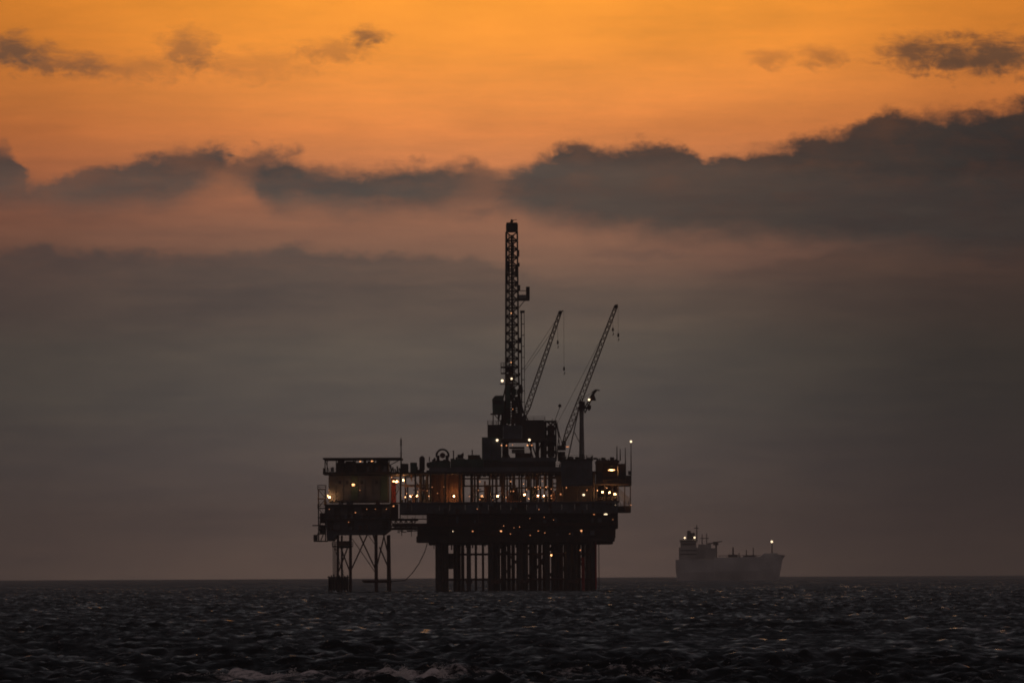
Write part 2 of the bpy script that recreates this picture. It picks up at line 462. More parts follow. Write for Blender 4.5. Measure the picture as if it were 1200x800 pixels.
    me.polygons.foreach_set('loop_start', np.concatenate([np.arange(nq) * 4, nq * 4 + np.arange(ntr) * 3]).astype(np.int32))
    me.polygons.foreach_set('use_smooth', np.ones(nq + ntr, dtype=bool))
    me.update(calc_edges=True)
    at = me.attributes.new('foam', 'FLOAT', 'POINT')
    at.data.foreach_set('value', np.append(foam.ravel(), 0).astype(np.float32))
    m = bpy.data.materials.new('sea_water'); m.use_nodes = True
    t = m.node_tree; b = t.nodes['Principled BSDF']
    b.inputs['Roughness'].default_value = .22
    b.inputs['IOR'].default_value = 1.33
    g = N(t, 'ShaderNodeTexCoord').outputs['Object']
    geo = N(t, 'ShaderNodeNewGeometry')
    acc = geo.outputs['Normal']
    for sc, amt, det in ((2.6, .40, 2), (.62, 1.5, 2), (.06, .6, 3)):
        nn = N(t, 'ShaderNodeTexNoise'); nn.inputs['Scale'].default_value = sc; nn.inputs['Detail'].default_value = det
        t.links.new(g, nn.inputs['Vector'])
        sb = N(t, 'ShaderNodeVectorMath', operation='SUBTRACT'); t.links.new(nn.outputs['Color'], sb.inputs[0]); sb.inputs[1].default_value = (.5, .5, .5)
        ml = N(t, 'ShaderNodeVectorMath', operation='MULTIPLY'); t.links.new(sb.outputs[0], ml.inputs[0]); ml.inputs[1].default_value = (amt, amt, 0)
        ad = N(t, 'ShaderNodeVectorMath', operation='ADD'); t.links.new(acc, ad.inputs[0]); t.links.new(ml.outputs[0], ad.inputs[1])
        acc = ad.outputs[0]
    # wave fronts are steeper on the side that runs at the shore
    ad = N(t, 'ShaderNodeVectorMath', operation='ADD'); t.links.new(acc, ad.inputs[0]); ad.inputs[1].default_value = (0, -.43, 0)
    nz = N(t, 'ShaderNodeVectorMath', operation='NORMALIZE'); t.links.new(ad.outputs[0], nz.inputs[0])
    t.links.new(nz.outputs[0], b.inputs['Normal'])
    fa = N(t, 'ShaderNodeAttribute'); fa.attribute_name = 'foam'
    n3 = N(t, 'ShaderNodeTexNoise'); n3.inputs['Scale'].default_value = 1.7; n3.inputs['Detail'].default_value = 9; n3.inputs['Roughness'].default_value = .78
    t.links.new(g, n3.inputs['Vector'])
    fm = maprange(mth('ADD', mth('MULTIPLY', fa.outputs['Fac'], .58, tree=t), mth('MULTIPLY_ADD', n3.outputs['Fac'], 2.6, -1.3, tree=t), tree=t), .18, .75, tree=t)
    t.links.new(mixc(fm, (.004, .005, .0055), (.80, .70, .66), tree=t), b.inputs['Base Color'])
    t.links.new(maprange(fm, 0.0, 1.0, .17, .9, tree=t), b.inputs['Roughness'])
    o = link('sea', me, m)
    o['kind'] = 'structure'
    return o
build_sea()
def build_spray():
    # torn spray thrown up along the crest of the nearest breaker
    b = MB(); rng = random.Random(11)
    for (x0, x1, n, hh) in ((-15.0, -12.4, 500, .24), (-11.6, -8.2, 2600, .42), (-8, -6.0, 900, .34), (-6.3, -4.3, 3600, .62), (-4.1, -2.6, 1400, .55), (-1.6, -.1, 1100, .38), (2.4, 6.6, 1600, .34), (6.2, 7.9, 800, .3)):
        for _ in range(n):
            x = rng.uniform(x0, x1)
            x = (x0 + x1) / 2 + rng.gauss(0, .27) * (x1 - x0)
            u = math.exp(-((x - (x0 + x1) / 2) / (x1 - x0) * 2.2) ** 2)
            yc = 393 + 4 * math.sin(x * .31) + 2.0 * math.sin(x * .83 + 1.3)
            z = .10 + abs(rng.gauss(0, .42)) * hh * u * (.8 + .4 * math.sin(x * 7.3))
            r = rng.uniform(.006, .024)
            c = Vector((x, yc + rng.gauss(0, 1.0), z))
            vs = [c + Vector(v) * r * rng.uniform(.6, 1.4) for v in ((1.6, 0, 0), (-1.6, 0, 0), (0, 1, 0), (0, -1, 0), (0, 0, 1), (0, 0, -1))]
            b.add(vs, [(0, 2, 4), (2, 1, 4), (1, 3, 4), (3, 0, 4), (2, 0, 5), (1, 2, 5), (3, 1, 5), (0, 3, 5)])
    m = mat('sea_spray', (.80, .70, .66), rough=.9)
    o = b.build('sea_spray', m, None, kind='stuff')
    tag(o, 'pale spray thrown up by the wave breaking nearest the shore', 'spray')
build_spray()


# ------------------------------------------------------------------ haze over the water
hz = MB().box(-17500, 17500, -17500, 17500, -4.0, 128.0)
hm = bpy.data.materials.new('haze_air'); hm.use_nodes = True
ht = hm.node_tree; ht.nodes.clear()
hv = N(ht, 'ShaderNodeVolumePrincipled')
hv.inputs['Color'].default_value = (.95, .88, .83, 1)
hv.inputs['Density'].default_value = 0.000058
hv.inputs['Anisotropy'].default_value = 0.0
ho = N(ht, 'ShaderNodeOutputMaterial'); ht.links.new(hv.outputs[0], ho.inputs['Volume'])
haze = hz.build('haze', hm, None, kind='stuff')

# ------------------------------------------------------------------ generic rig pieces
def cyl(px, w, py0, py1, y):              # upright pipe: centre px, width in units
    return MB().tube(P(px, py1, y), P(px, py0, y), w * .125, n=10)
def brace(par, a, b, r=.16, m='steel', name='brace', n=6):
    return MB().tube(a, b, r, n=n).build(name, m, par)
def ibeam(par, px0, px1, py, y, h=.8, m='steel', name='beam'):
    b = MB(); x0, x1, z = X(px0), X(px1), Z(py)
    b.box(x0, x1, D + y - .25, D + y + .25, z - .06, z); b.box(x0, x1, D + y - .25, D + y + .25, z - h, z - h + .06)
    b.box(x0, x1, D + y - .05, D + y + .05, z - h + .06, z - .06)
    return b.build(name, m, par)
def stair(par, a, b, y, w=.9, m='steel'):
    a = Vector((X(a[0]), D + y, Z(a[1]))); b = Vector((X(b[0]), D + y, Z(b[1])))
    mb = MB()
    for s in (0, w):
        mb.tube(a + Vector((0, s, 0)), b + Vector((0, s, 0)), .1, n=4)
        mb.tube(a + Vector((0, s, 1)), b + Vector((0, s, 1)), .04, n=4)
    n = int(abs(b.z - a.z) / .3)
    for i in range(1, n):
        p = a.lerp(b, i / n); mb.box(p.x - .14, p.x + .14, p.y, p.y + w, p.z - .02, p.z + .02)
    return mb.build('stair', m, par)
def vessel(px, py0, py1, w, y, m, label, group=None, name='process_vessel'):   # upright dished vessel with skirt and nozzle
    r = w * .125; zb, zt = Z(py1), Z(py0); h = zt - zb
    t = thing(name, label, 'vessel', (X(px), D + y, zb), group)
    c = (X(px), D + y, zb)
    MB().lathe(c, [(r * .8, 0), (r * .8, h * .15)], 12).build('skirt', 'steel', t)
    MB().lathe(c, [(r, h * .15), (r, h * .82), (r * .86, h * .91), (r * .5, h * .97), (r * .1, h * .985)], 14).build('shell', m, t)
    MB().lathe((c[0], c[1], zt - h * .03), [(r * .2, 0), (r * .2, h * .03)], 8).build('nozzle', 'steel', t)
    return t
def drum(px0, px1, py0, py1, y, m, label, name='storage_drum', group=None):      # lying drum on saddles
    r = (py1 - py0) * .125 * .86; x0, x1 = X(px0), X(px1); L = x1 - x0
    zc = Z(py0) - r
    t = thing(name, label, 'tank', ((x0 + x1) / 2, D + y, Z(py1)), group)
    MB().lathe((x0, D + y, zc), [(r * .2, 0), (r * .8, L * .04), (r, L * .12), (r, L * .88), (r * .8, L * .96), (r * .2, L)], 14, 'X').build('shell', m, t)
    for f in (.22, .78):
        MB().box(x0 + L * f - .2, x0 + L * f + .2, D + y - r * .8, D + y + r * .8, Z(py1), zc - r * .45).build('saddle', 'steel', t)
    return t
def container(px0, px1, py0, py1, y0, y1, m, label, group=None, name='shipping_container'):
    x0, x1, z0, z1 = X(px0), X(px1), Z(py1), Z(py0)
    t = thing(name, label, 'container', ((x0 + x1) / 2, D + (y0 + y1) / 2, z0), group)
    MB().box(x0 + .12, x1 - .12, D + y0 + .1, D + y1 - .1, z0 + .12, z1 - .08).build('body', m, t)
    n = max(3, int((x1 - x0) / .55)); b = MB()
    for i in range(n):
        xx = x0 + .25 + (x1 - x0 - .5) * i / (n - 1)
        b.box(xx - .09, xx + .09, D + y0 + .03, D + y0 + .099, z0 + .2, z1 - .2)
    b.build('rib', m, t, kind='stuff')
    f = MB()
    for xx in (x0, x1 - .14):
        for yy in (y0, y1 - .14): f.box(xx, xx + .14, D + yy, D + yy + .14, z0, z1)
    f.box(x0 + .14, x1 - .14, D + y0, D + y0 + .12, z0, z0 + .12); f.box(x0 + .14, x1 - .14, D + y0, D + y0 + .12, z1 - .1, z1)
    f.build('corner_frame', 'steel', t)
    return t
def exhaust(px, py0, py1, y, w, label, m='steel', group=None):
    t = thing('exhaust_stack', label, 'exhaust', (X(px), D + y, Z(py1)), group)
    cyl(px, w, py0 + 1, py1, y).build('pipe', m, t)
    MB().tube(P(px, py0 + 1, y), P(px, py0, y), w * .17, n=10).build('rain_cap', m, t)
    return t
def mast(px, py0, py1, y, label, name='radio_mast', r=.13, cat='mast', cross=(), group=None):
    t = thing(name, label, cat, (X(px), D + y, Z(py1)), group)
    MB().tube(P(px, py1, y), P(px, py0, y), r * 1.3, r * .6, n=6).build('pole', 'steel', t)
    for (f, w) in cross:
        z = py1 + (py0 - py1) * f
        MB().tube(P(px - w, z, y), P(px + w, z, y), .06, n=4).build('crossarm', 'steel', t)
    return t

# ------------------------------------------------------------------ main platform
rng = random.Random(3)
pf = thing('drilling_platform', 'large dark offshore drilling platform on a row of thick legs, with lit decks', 'oil platform', (X(604), D, 0))
# thick legs under the deck: front row, and the rows behind seen between them
def leg(px, w, y, m='steel', name='leg', top=634, bot=699):
    return cyl(px, w, top, bot, y).build(name, m, pf)
for px, w, y in ((513.6, 7.6, -24), (521.4, 7.4, -22), (548.6, 5.2, -24), (574, 6.4, -24), (582, 6.2, -22), (607.5, 6.4, -24), (614.4, 5.8, -22), (639.3, 6.0, -24), (664, 6.6, -24), (671, 6.6, -22), (692.6, 7.2, -24)):
    leg(px, w, y)
for px, w, y, m in ((532.2, 4.0, -10, 'steel'), (536.8, 4.2, -8, 'rust'), (541.2, 4.0, -10, 'steel'), (556.6, 2.8, -10, 'steel'), (564.9, 2.8, -10, 'rust'), (590, 4.6, -10, 'steel'), (595, 4.4, -8, 'rust'), (600, 4.0, -10, 'steel'),
                 (621, 4.2, -10, 'steel'), (626, 4.4, -8, 'steel'), (631.2, 4.4, -10, 'rust'), (648, 4.6, -10, 'steel'), (655.8, 4.4, -10, 'rust'), (661, 3.6, 6, 'steel'), (677.6, 3.4, -6, 'steel'), (686.4, 4.4, -8, 'steel')):
    leg(px, w, y, m, 'conductor_pipe')
for px, w, y in ((578, 6, 20), (588, 5, 18), (611, 6, 20), (624, 5, 20), (652, 3, 21), (667, 6, 20), (518, 6, 20), (534, 4, 20), (689, 6, 20)):
    leg(px, w, y)
leg(681.4, 3.2, -20, 'red', 'riser_pipe', 653, 699)['label'] = 'red riser pipe'
leg(696.2, 1.6, -25, 'red', 'riser_pipe', 634, 690)['label'] = 'thin red riser pipe'
leg(699.6, .9, -24, 'rust', 'riser_pipe', 634, 690)
for k in range(20):
    leg(590 + k * 5.15, rng.uniform(3.0, 4.6), rng.uniform(2, 16), rng.choice(('steel', 'rust')), 'conductor_pipe')
# bracing at two levels and diagonals deep inside
for y in (-16, 14):
    for py in (649, 678.5):
        x0 = 512 if py > 660 else 525
        MB().tube(P(x0, py, y), P(694, py, y), .28, n=8).build('brace', 'rust' if y < 0 else 'steel', pf)
for a, b in ((586, 620), (620, 646), (646, 664), (664, 692)):
    brace(pf, P(a, 640, 8), P(b, 676, 8), .34); brace(pf, P(b, 640, 9), P(a, 676, 9), .34)
part_box('access_platform', 'steel', pf, 524.6, 648.5, 530.5, 666, -18, -12)
for a, b in ((512, 519), (545, 552), (571, 586), (636, 643), (604, 618), (660, 675), (689, 697)):
    MB().lathe(P((a + b) / 2, 681, -23), [((b - a) * .14, -.5), ((b - a) * .14, .5)], 12).build('splash_collar', 'rust', pf)
# underside and lower decks
part_box('lower_deck', 'steel', pf, 488, 628, 718, 635, -27, 27)
part_box('lower_deck', 'steel', pf, 502, 635.05, 716, 638, -24, 24)
part_box('lower_deck', 'rust', pf, 460, 613, 720, 616.5, -27, 27)
part_box('cellar_wall', 'steel', pf, 489, 616.6, 560, 627.9, -24, 26)
part_box('cellar_wall', 'rust', pf, 560.2, 616.6, 640, 627.9, -24, 26)
part_box('cellar_wall', 'steel', pf, 640.2, 616.6, 718, 627.9, -24, 26)
part_box('cellar_wall', 'rust', pf, 500, 602.1, 560, 612.9, -23, 26)
part_box('cellar_wall', 'rust', pf, 560.2, 602.1, 645, 612.9, -25, 26)
part_box('cellar_wall', 'steel', pf, 645.2, 602.1, 722, 612.9, -24, 26)
# main deck: a deep plate girder band, one panel after another
px = 469
while px < 722:
    w = rng.choice((12, 14, 15, 18)); e = min(px + w, 722)
    part_box('deck_girder', rng.choice(('deck', 'blue', 'deck', 'steel')), pf, px, 590.5 + rng.uniform(-.3, .3), e - .25, 602, -28 + rng.uniform(-.3, .3), -26.4)
    px = e
part_box('main_deck', 'deck', pf, 469, 588.6, 722, 590.2, -28.5, 28)
part_box('main_deck', 'steel', pf, 469, 598, 722, 602.05, -26.2, 28)
for k in range(17):                                   # stiffeners along the lower band
    x = 500 + k * 13.1
    pb(x, 603, x + .9, 634, -28.2, -27.05).build('stiffener', 'steel', pf)
for py in (607.5, 621):
    part_box('walkway', 'steel', pf, 486 if py > 610 else 462, py, 719, py + 1.2, -29.2, -27.1)
deck_rail(pf, 486, 719, 621, -29.1, -27.2); deck_rail(pf, 469, 720, 607.5, -29.1, -27.2)
deck_rail(pf, 470, 721, 588.5, -28.3, 27.8)
# upper deck
part_box('upper_deck', 'deck', pf, 503, 548.5, 656, 553.5, -26, 27)
part_box('upper_deck', 'steel', pf, 459, 553.6, 697, 556.2, -26.5, 27)
part_box('upper_deck', 'green', pf, 528, 539, 566, 548.4, -25, 0)
part_box('upper_deck', 'steel', pf, 566.1, 542, 650, 548.4, -25, 20)
for k in range(24):
    x = 541 + k * 4.9
    ibeam(pf, x, x + 3.6, 556.3, -24, .5 + .5 * rng.random(), name='hanger_beam')
deck_rail(pf, 505, 655, 548.4, -25.8, 26.8)
for k in range(14):
    x = 470 + k * 17.2
    cyl(x, 2.2, 556.2, 588.6, -25).build('column', 'steel', pf)
    cyl(x + 3, 2.0, 556.2, 588.6, 25).build('column', 'steel', pf)
# pipework between the decks, seen against the sky
def pipes(n, px0, px1, py0, py1, seed, m='steel', frac=(.25, 1.0)):
    r = random.Random(seed)
    for _ in range(n):
        x = r.uniform(px0, px1); y = r.uniform(-20, 20); k = r.random(); w = r.uniform(.9, 2.0)
        if k < .4: cyl(x, w, py0, py1, y).build('pipe', m, pf)
        elif k < .62:
            h = r.uniform(*frac); cyl(x, w, py1 - (py1 - py0) * h, py1, y).build('pipe', m, pf)
        elif k < .8: MB().tube(P(x, py0 + (py1 - py0) * r.random(), y), P(min(px1 + 4, x + r.uniform(8, 22)), py0 + (py1 - py0) * r.random(), y), w * .09, n=6).build('pipe', m, pf)
        else:
            z = r.uniform(py0, py1 - 4); MB().tube(P(x, z, y), P(min(px1 + 4, x + r.uniform(6, 18)), z, y), w * .11, n=6).build('pipe', m, pf)
pipes(16, 484, 504, 556, 589, 1)
pipes(24, 552, 600, 556, 589, 2, 'rust')
pipes(20, 612, 652, 556, 589, 3)
pipes(14, 544, 650, 570, 589, 4, 'rust'); pipes(12, 470, 503, 566, 589, 5, 'rust')
for _ in range(34):
    x = rng.uniform(474, 648); w = rng.uniform(1.5, 6); h = rng.uniform(2, 11); up = rng.random() < .4
    if 500 < x < 541: continue
    part_box('equipment_cabinet', rng.choice(('steel', 'rust', 'brown', 'green', 'deck')), pf, x, 556.3 if up else 588.5 - h, x + w, 556.3 + h * .6 if up else 588.5, rng.uniform(-18, 4), rng.uniform(5, 12))
for x0, x1, y0, y1, m in ((541.5, 544, 556, 570, 'steel'), (550.5, 553.5, 556, 589, 'steel'), (558, 560.4, 556, 589, 'rust'), (569, 572, 568, 589, 'rust'), (584.5, 591.5, 556, 568, 'steel'), (586, 591, 570, 589, 'brown'),
                          (599.5, 603, 556, 589, 'steel'), (597.5, 606, 571, 589, 'rust'), (616.5, 620.5, 556, 574, 'steel'), (627.5, 631, 556, 569, 'steel'), (620.5, 627, 572, 589, 'green'), (637, 640, 556, 575, 'steel')):
    part_box('equipment_cabinet', m, pf, x0, y0, x1, y1, -6 + rng.uniform(-3, 3), 5)
for px0, px1, py in ((541, 600, 568.6), (603, 652, 571), (541, 652, 560), (470, 505, 567.5)):
    ibeam(pf, px0, px1, py, -12, .45)
part_box('machinery_wall', 'brown', pf, 504.5, 556.3, 541, 588.5, -14, 14)
for k in range(7):
    x = 506 + k * 5
    part_box('wall_rib', 'rust', pf, x, 557, x + .8, 588, -14.4, -14.05)
# right-hand house on the decks
part_box('side_wall', 'blue', pf, 656.2, 541, 692.5, 571, -27, 10)
part_box('side_wall', 'steel', pf, 651, 556.4, 696, 588.4, -20, 16)
for k in range(6):
    x = 658.5 + k * 5.8
    part_box('wall_panel', 'deck', pf, x, 543, x + 5, 569.5, -27.35, -27.05)
part_box('side_roof', 'steel', pf, 655, 539.6, 693.6, 540.9, -27.6, 10.6)
deck_rail(pf, 656, 693, 539.5, -27, 10)
# lamps that light the open decks
for px_, py_, kind, r in ((475, 582, 'lamps', .34), (481, 581.8, 'lamp', .36), (488, 581.6, 'lamp', .42), (502, 581.6, 'lamps', .26), (564.5, 581.4, 'lamps', .42), (581.7, 581.2, 'lamp', .48), (614.2, 581, 'lamp', .50), (629, 581, 'lamp', .40), (636.4, 581.2, 'lamp', .40),
                          (639, 571.2, 'dim', .3), (633, 571.5, 'dim', .22), (626.5, 571.8, 'dim', .2), (656.4, 580.5, 'dim', .34), (682.4, 581.6, 'lampw', .42), (685.5, 575.8, 'dim', .24), (663, 573, 'dim', .26)):
    w = 1.25 if r > .4 else 1.0
    lamp(pf, px_ + rng.uniform(-.8, .8), py_ + rng.uniform(-1.3, .9), -20.8, kind, r * rng.uniform(.85, 1.1), 'deck_lamp', w)
lamp(pf, 531.5, 581.3, -15.6, 'lamp', .55, 'deck_lamp')
for px_, r, k in ((531.6, .44, 'lampw'), (553.4, .28, 'dim'), (586.2, .36, 'lamps'), (629.3, .2, 'dim'), (679.2, .36, 'lamps')):
    lamp(pf, px_, 622.6, -29.6, k, r, 'under_deck_lamp', 1.2)
lamp(pf, 644.4, 650.6, -20, 'lamps', .44, 'leg_lamp', weak=True); 
part_box('access_platform', 'steel', pf, 640, 644.5, 655, 645.8, -22, -14)
lamp(pf, 678, 645, -26, 'dim', .28, 'leg_lamp')

# small dim lamps scattered through the open decks
for _ in range(26):
    lamp(pf, rng.uniform(545, 694), rng.choice((566, 572, 575, 580, 584)) + rng.uniform(-2, 2), rng.uniform(-21, -12), 'dim', rng.choice((.16, .2, .26)), 'deck_lamp')
for _ in range(14):
    lamp(pf, rng.uniform(545, 716), rng.choice((596, 608, 618, 626)) + rng.uniform(-2, 2), -31, 'dim', rng.choice((.14, .18)), 'under_deck_lamp')
for _ in range(7):
    lamp(pf, rng.uniform(474, 540), rng.uniform(570, 586), -20, 'dim', rng.choice((.16, .2)), 'deck_lamp')
for _ in range(26):
    x = rng.uniform(463, 487); z = rng.choice((556.2, 572, 606, 620)); h = rng.uniform(2, 8)
    if x < 470 and z < 600: x += 7
    k = rng.random()
    if k < .5: cyl(x, rng.uniform(.6, 1.3), z, z + h, rng.uniform(-20, 10)).build('pipe', 'rust', pf)
    else: MB().tube(P(x, z + h * .4, -14), P(x + rng.uniform(3, 9), z + h * .4, -14), .15, n=6).build('pipe', 'steel', pf)
# clutter along the skyline of the upper deck, under its edge and along the lower bands
def top_at(x):
    return 553.5 if x < 503 else 541 if x < 528 else 538.8 if x < 563 else None if x < 651 else 539.5
for _ in range(64):
    x = rng.uniform(462, 698); z = top_at(x)
    if z is None: continue
    k = rng.random(); y = rng.uniform(-22, 10); w = rng.uniform(1.2, 4.5); h = rng.uniform(1.2, 5.2)
    if k < .45: part_box('deck_gear', rng.choice(('steel', 'rust', 'green', 'deck')), pf, x, z - h, x + w, z - .05, y, y + 1.5)
    elif k < .75: cyl(x, rng.uniform(.6, 1.4), z - h * 1.4, z, y).build('vent_pipe', 'steel', pf)
    else:
        MB().lathe(P(x, z - h * .5, y), [(h * .07, 0), (h * .12, .2), (h * .12, w * .22), (h * .07, w * .25)], 8, 'X').build('deck_gear', 'steel', pf)
        cyl(x + w * .4, .7, z - h * .5, z, y).build('deck_gear_foot', 'steel', pf)
for _ in range(70):
    x = rng.uniform(470, 716); z = rng.choice((602.2, 612.9, 627.9, 590.4)); h = rng.uniform(2, 8); w = rng.uniform(.8, 5)
    if x < 500 and z > 600: continue
    part_box('hull_pipe' if w < 2 else 'deck_box', rng.choice(('steel', 'rust', 'deck', 'blue', 'steel')), pf, x, z - h if z > 595 else z, x + w, z if z > 595 else z + h, -30.6 + rng.uniform(-.3, .5), -29.4)
for _ in range(30):
    x = rng.uniform(506, 690); cyl(x, rng.uniform(.8, 2.0), 638, 638 + rng.uniform(1, 6), rng.uniform(-22, 10)).build('drain_pipe', 'steel', pf)

# right end: stepped modules hanging out over the water
rm = thing('process_module', 'stepped process module at the right end of the platform, glowing orange inside', 'module', (X(712), D, Z(620)))
part_box('roof', 'steel', rm, 697, 541, 724, 543.5, -24, 14)
part_box('back_wall', 'brown', rm, 697.5, 543.6, 730, 568, 4, 6)
part_box('side_wall', 'steel', rm, 697, 543.6, 705, 568, -22, -2)
part_box('side_wall', 'steel', rm, 722.5, 545, 731, 568, -22, -6)
part_box('front_wall', 'rust', rm, 705.1, 559.5, 722.4, 568, -21, -19)
part_box('cross_beam', 'steel', rm, 705.1, 543.6, 722.4, 547.5, -21, -19)
part_box('floor', 'steel', rm, 695, 568.1, 738, 570, -24, 14)
part_box('end_box', 'steel', rm, 731.2, 558.5, 738, 568, -22, -8)
lamp(rm, 715.5, 551.6, -8, 'lamp', .30, 'strip_lamp', 5.5)
for i in range(9):
    x = 698 + i * 2.6; h = rng.uniform(1, 4)
    part_box('roof_gear', 'steel', rm, x, 541 - h, x + rng.uniform(1.2, 2.6), 540.9, -20, -10)
part_box('middle_floor', 'steel', rm, 694, 588, 724, 589.4, -26, 14)
part_box('middle_back_wall', 'brown', rm, 697, 570.1, 722, 587.9, 2, 4)
for x in (697.5, 706.8, 716, 722.5, 730, 736.6):
    cyl(x, 1.2, 570, 588 if x < 725 else 600, -22).build('column', 'steel', rm)
for _ in range(16):
    x = rng.uniform(698, 722); y = rng.uniform(-18, 0)
    cyl(x, rng.uniform(.7, 1.4), 570, rng.uniform(576, 588), y).build('pipe', 'rust', rm)
part_box('lower_back_wall', 'steel', rm, 692, 589.5, 722, 604, -6, 4)
for x in (694, 701, 709, 716, 721): cyl(x, 1.3, 589.4, 604, -23).build('column', 'steel', rm)
for _ in range(12):
    x = rng.uniform(693, 719); cyl(x, rng.uniform(.7, 1.5), 589.4 + rng.uniform(0, 6), 604, rng.uniform(-20, -8)).build('pipe', 'rust', rm)
part_box('end_basket', 'steel', rm, 722.5, 594, 737, 601.5, -22, -2)
for i in range(8):
    x = 723 + i * 1.9; cyl(x, .7, 588 + (i % 3) * 1.6, 594, -21).build('stanchion', 'steel', rm)
for i in range(5):
    brace(rm, P(721 + i * .5, 572 + i * 3.2, -20), P(736.5, 586 + i * 1.8, -20), .11, 'pale', 'stay')
part_box('bottom_house', 'steel', rm, 690, 604.1, 722, 620, -25, 8)
part_box('bottom_house', 'rust', rm, 690, 620.1, 719, 631, -25.4, 8)
part_box('bottom_house', 'steel', rm, 700, 631.1, 709, 634, -24, 8)
part_box('bottom_floor', 'steel', rm, 688, 631.2, 709.2, 634.4, -30, -28.2)
deck_rail(rm, 697, 737, 568, -24, -6); deck_rail(rm, 695, 724, 588, -25.5, -22); deck_rail(rm, 690, 721, 604, -26.4, -25.2)
for px_, py_, k, r, w in ((704.2, 577.8, 'lamp', .46, 1), (712.4, 578.4, 'lamp', .42, 1), (718.6, 580.2, 'lamp', .5, 1.2), (698.2, 576, 'dim', .32, 1), (718, 592.8, 'lampw', .42, 1), (697.8, 592.6, 'lamps', .34, 1), (707.8, 603.6, 'lampw', .42, 2.0), (694, 604, 'dim', .3, 1.4), (709, 573, 'dim', .22, 1), (737, 593, 'dim', .2, 1)):
    lamp(rm, px_, py_, -24.6, k, r, 'module_lamp', w)
for px_, py0, py1 in ((721.6, 524, 541), (725.4, 527, 541), (731.4, 526, 558)):
    mast(px_, py0, py1, -15, {721.6: 'leftmost of the three thin vent pipes on the right end of the platform', 725.4: 'middle of the three thin vent pipes on the right end of the platform', 731.4: 'rightmost of the three thin vent pipes, beside the bright lamp pole'}[px_], 'vent_pipe', .16, 'vent pipe', group='vent pipes at the right end')
lp = mast(738, 519.5, 558.5, -15, 'tall thin pole with a bright white lamp at the far right end of the platform', 'lamp_pole', .14, 'lamp pole')
lamp(lp, 738, 518.8, -15, 'lampw', .46, 'lamp')
part_box('bracket', 'pale', lp, 734.5, 553, 738.6, 557.5, -15.5, -14.2)

# ------------------------------------------------------------------ things standing on the upper deck
def arch():
    t = thing('winch_drum', 'round arched cable reel on top of the green deck box, left of the derrick', 'cable reel', (X(518), D - 18, Z(540)))
    b = MB(); c = P(518.5, 534, -18)
    for k in range(14):
        a0, a1 = math.pi * (k - 1) / 12 , math.pi * k / 12
        for s in (0, 2.2):
            p = c + Vector((math.cos(a0) * 1.75, s, math.sin(a0) * 1.75)); qq = c + Vector((math.cos(a1) * 1.75, s, math.sin(a1) * 1.75))
            b.tube(p, qq, .3, n=6)
    b.build('flange', 'steel', t)
    MB().tube(c + Vector((0, 0, 0)), c + Vector((0, 2.2, 0)), .8, n=12).build('spool', 'rust', t)
    part_box('cradle', 'steel', t, 511.5, 534, 515, 540, -18.4, -15.6); part_box('cradle', 'steel', t, 522, 534, 525.5, 540, -18.4, -15.6)
    part_box('base', 'steel', t, 510, 540, 527, 541.5, -19, -15)
arch()
container(503.5, 527.5, 541.6, 548.4, -24, -14, 'green', 'long dark green deck box under the round cable reel', name='deck_box')
vessel(494.6, 534.2, 553.5, 6.4, -16, 'steel', 'tall upright vessel left of the round cable reel')
container(470.5, 478.5, 543.5, 553.5, -20, -12, 'steel', 'small dark box at the left end of the main deck, beside the radio mast')
container(481, 488.5, 542.2, 553.5, -20, -10, 'green', 'dark box between the radio mast and the tall upright vessel')
drum(499, 509, 541, 548, 0, 'steel', 'lying drum behind the tall upright vessel')
t = thing('pump_skid', 'small pump on the flat green roof between cable reel and drill floor', 'pump', (X(539), D - 16, Z(539)))
part_box('base', 'steel', t, 534.5, 537.8, 544.5, 538.9, -18, -14)
MB().lathe(P(535.8, 535.2, -16), [(.5, 0), (.62, .2), (.62, 1.2), (.4, 1.4)], 10, 'X').build('motor', 'steel', t)
MB().lathe(P(541.6, 534.6, -16), [(.75, -.3), (.75, .3)], 12, 'X').build('casing', 'rust', t)
MB().tube(P(542.4, 534.6, -16), P(542.4, 531.2, -16), .2, n=6).build('outlet', 'steel', t)
container(548, 562, 533.5, 538.9, -14, -6, 'brown', 'low brown rack beside the tall blue-green wall of the drill floor', name='tool_rack')
for (px_, a, b_, y, lab) in ((659, 536, 540, -14, 'first small rounded hatch on the right-hand roof, next to the crane foot'), (668, 535.5, 540, -10, 'second small rounded hatch on the right-hand roof'), (676, 536.5, 540, -16, 'low hatch at the foot of the pale crane pedestal'), (689, 537, 540, -12, 'small rounded hatch at the right edge of the right-hand roof')):
    vessel(px_, a, b_, 6.5, y, 'steel', lab, 'rounded hatches on the right-hand roof', 'roof_hatch')
exhaust(531, 528, 538.9, -8, 1.4, 'short thin exhaust pipe right behind the round cable reel')
exhaust(553, 527.5, 533.4, -10, 1.2, 'stub exhaust on the low brown rack')
mm = mast(470, 513, 553.5, -12, 'thin radio mast between the left platform and the main deck', r=.2, cross=((.55, 2.2), (.8, 1.4)))
part_box('antenna', 'steel', mm, 469.1, 515, 470.9, 522, -12.4, -11.6)

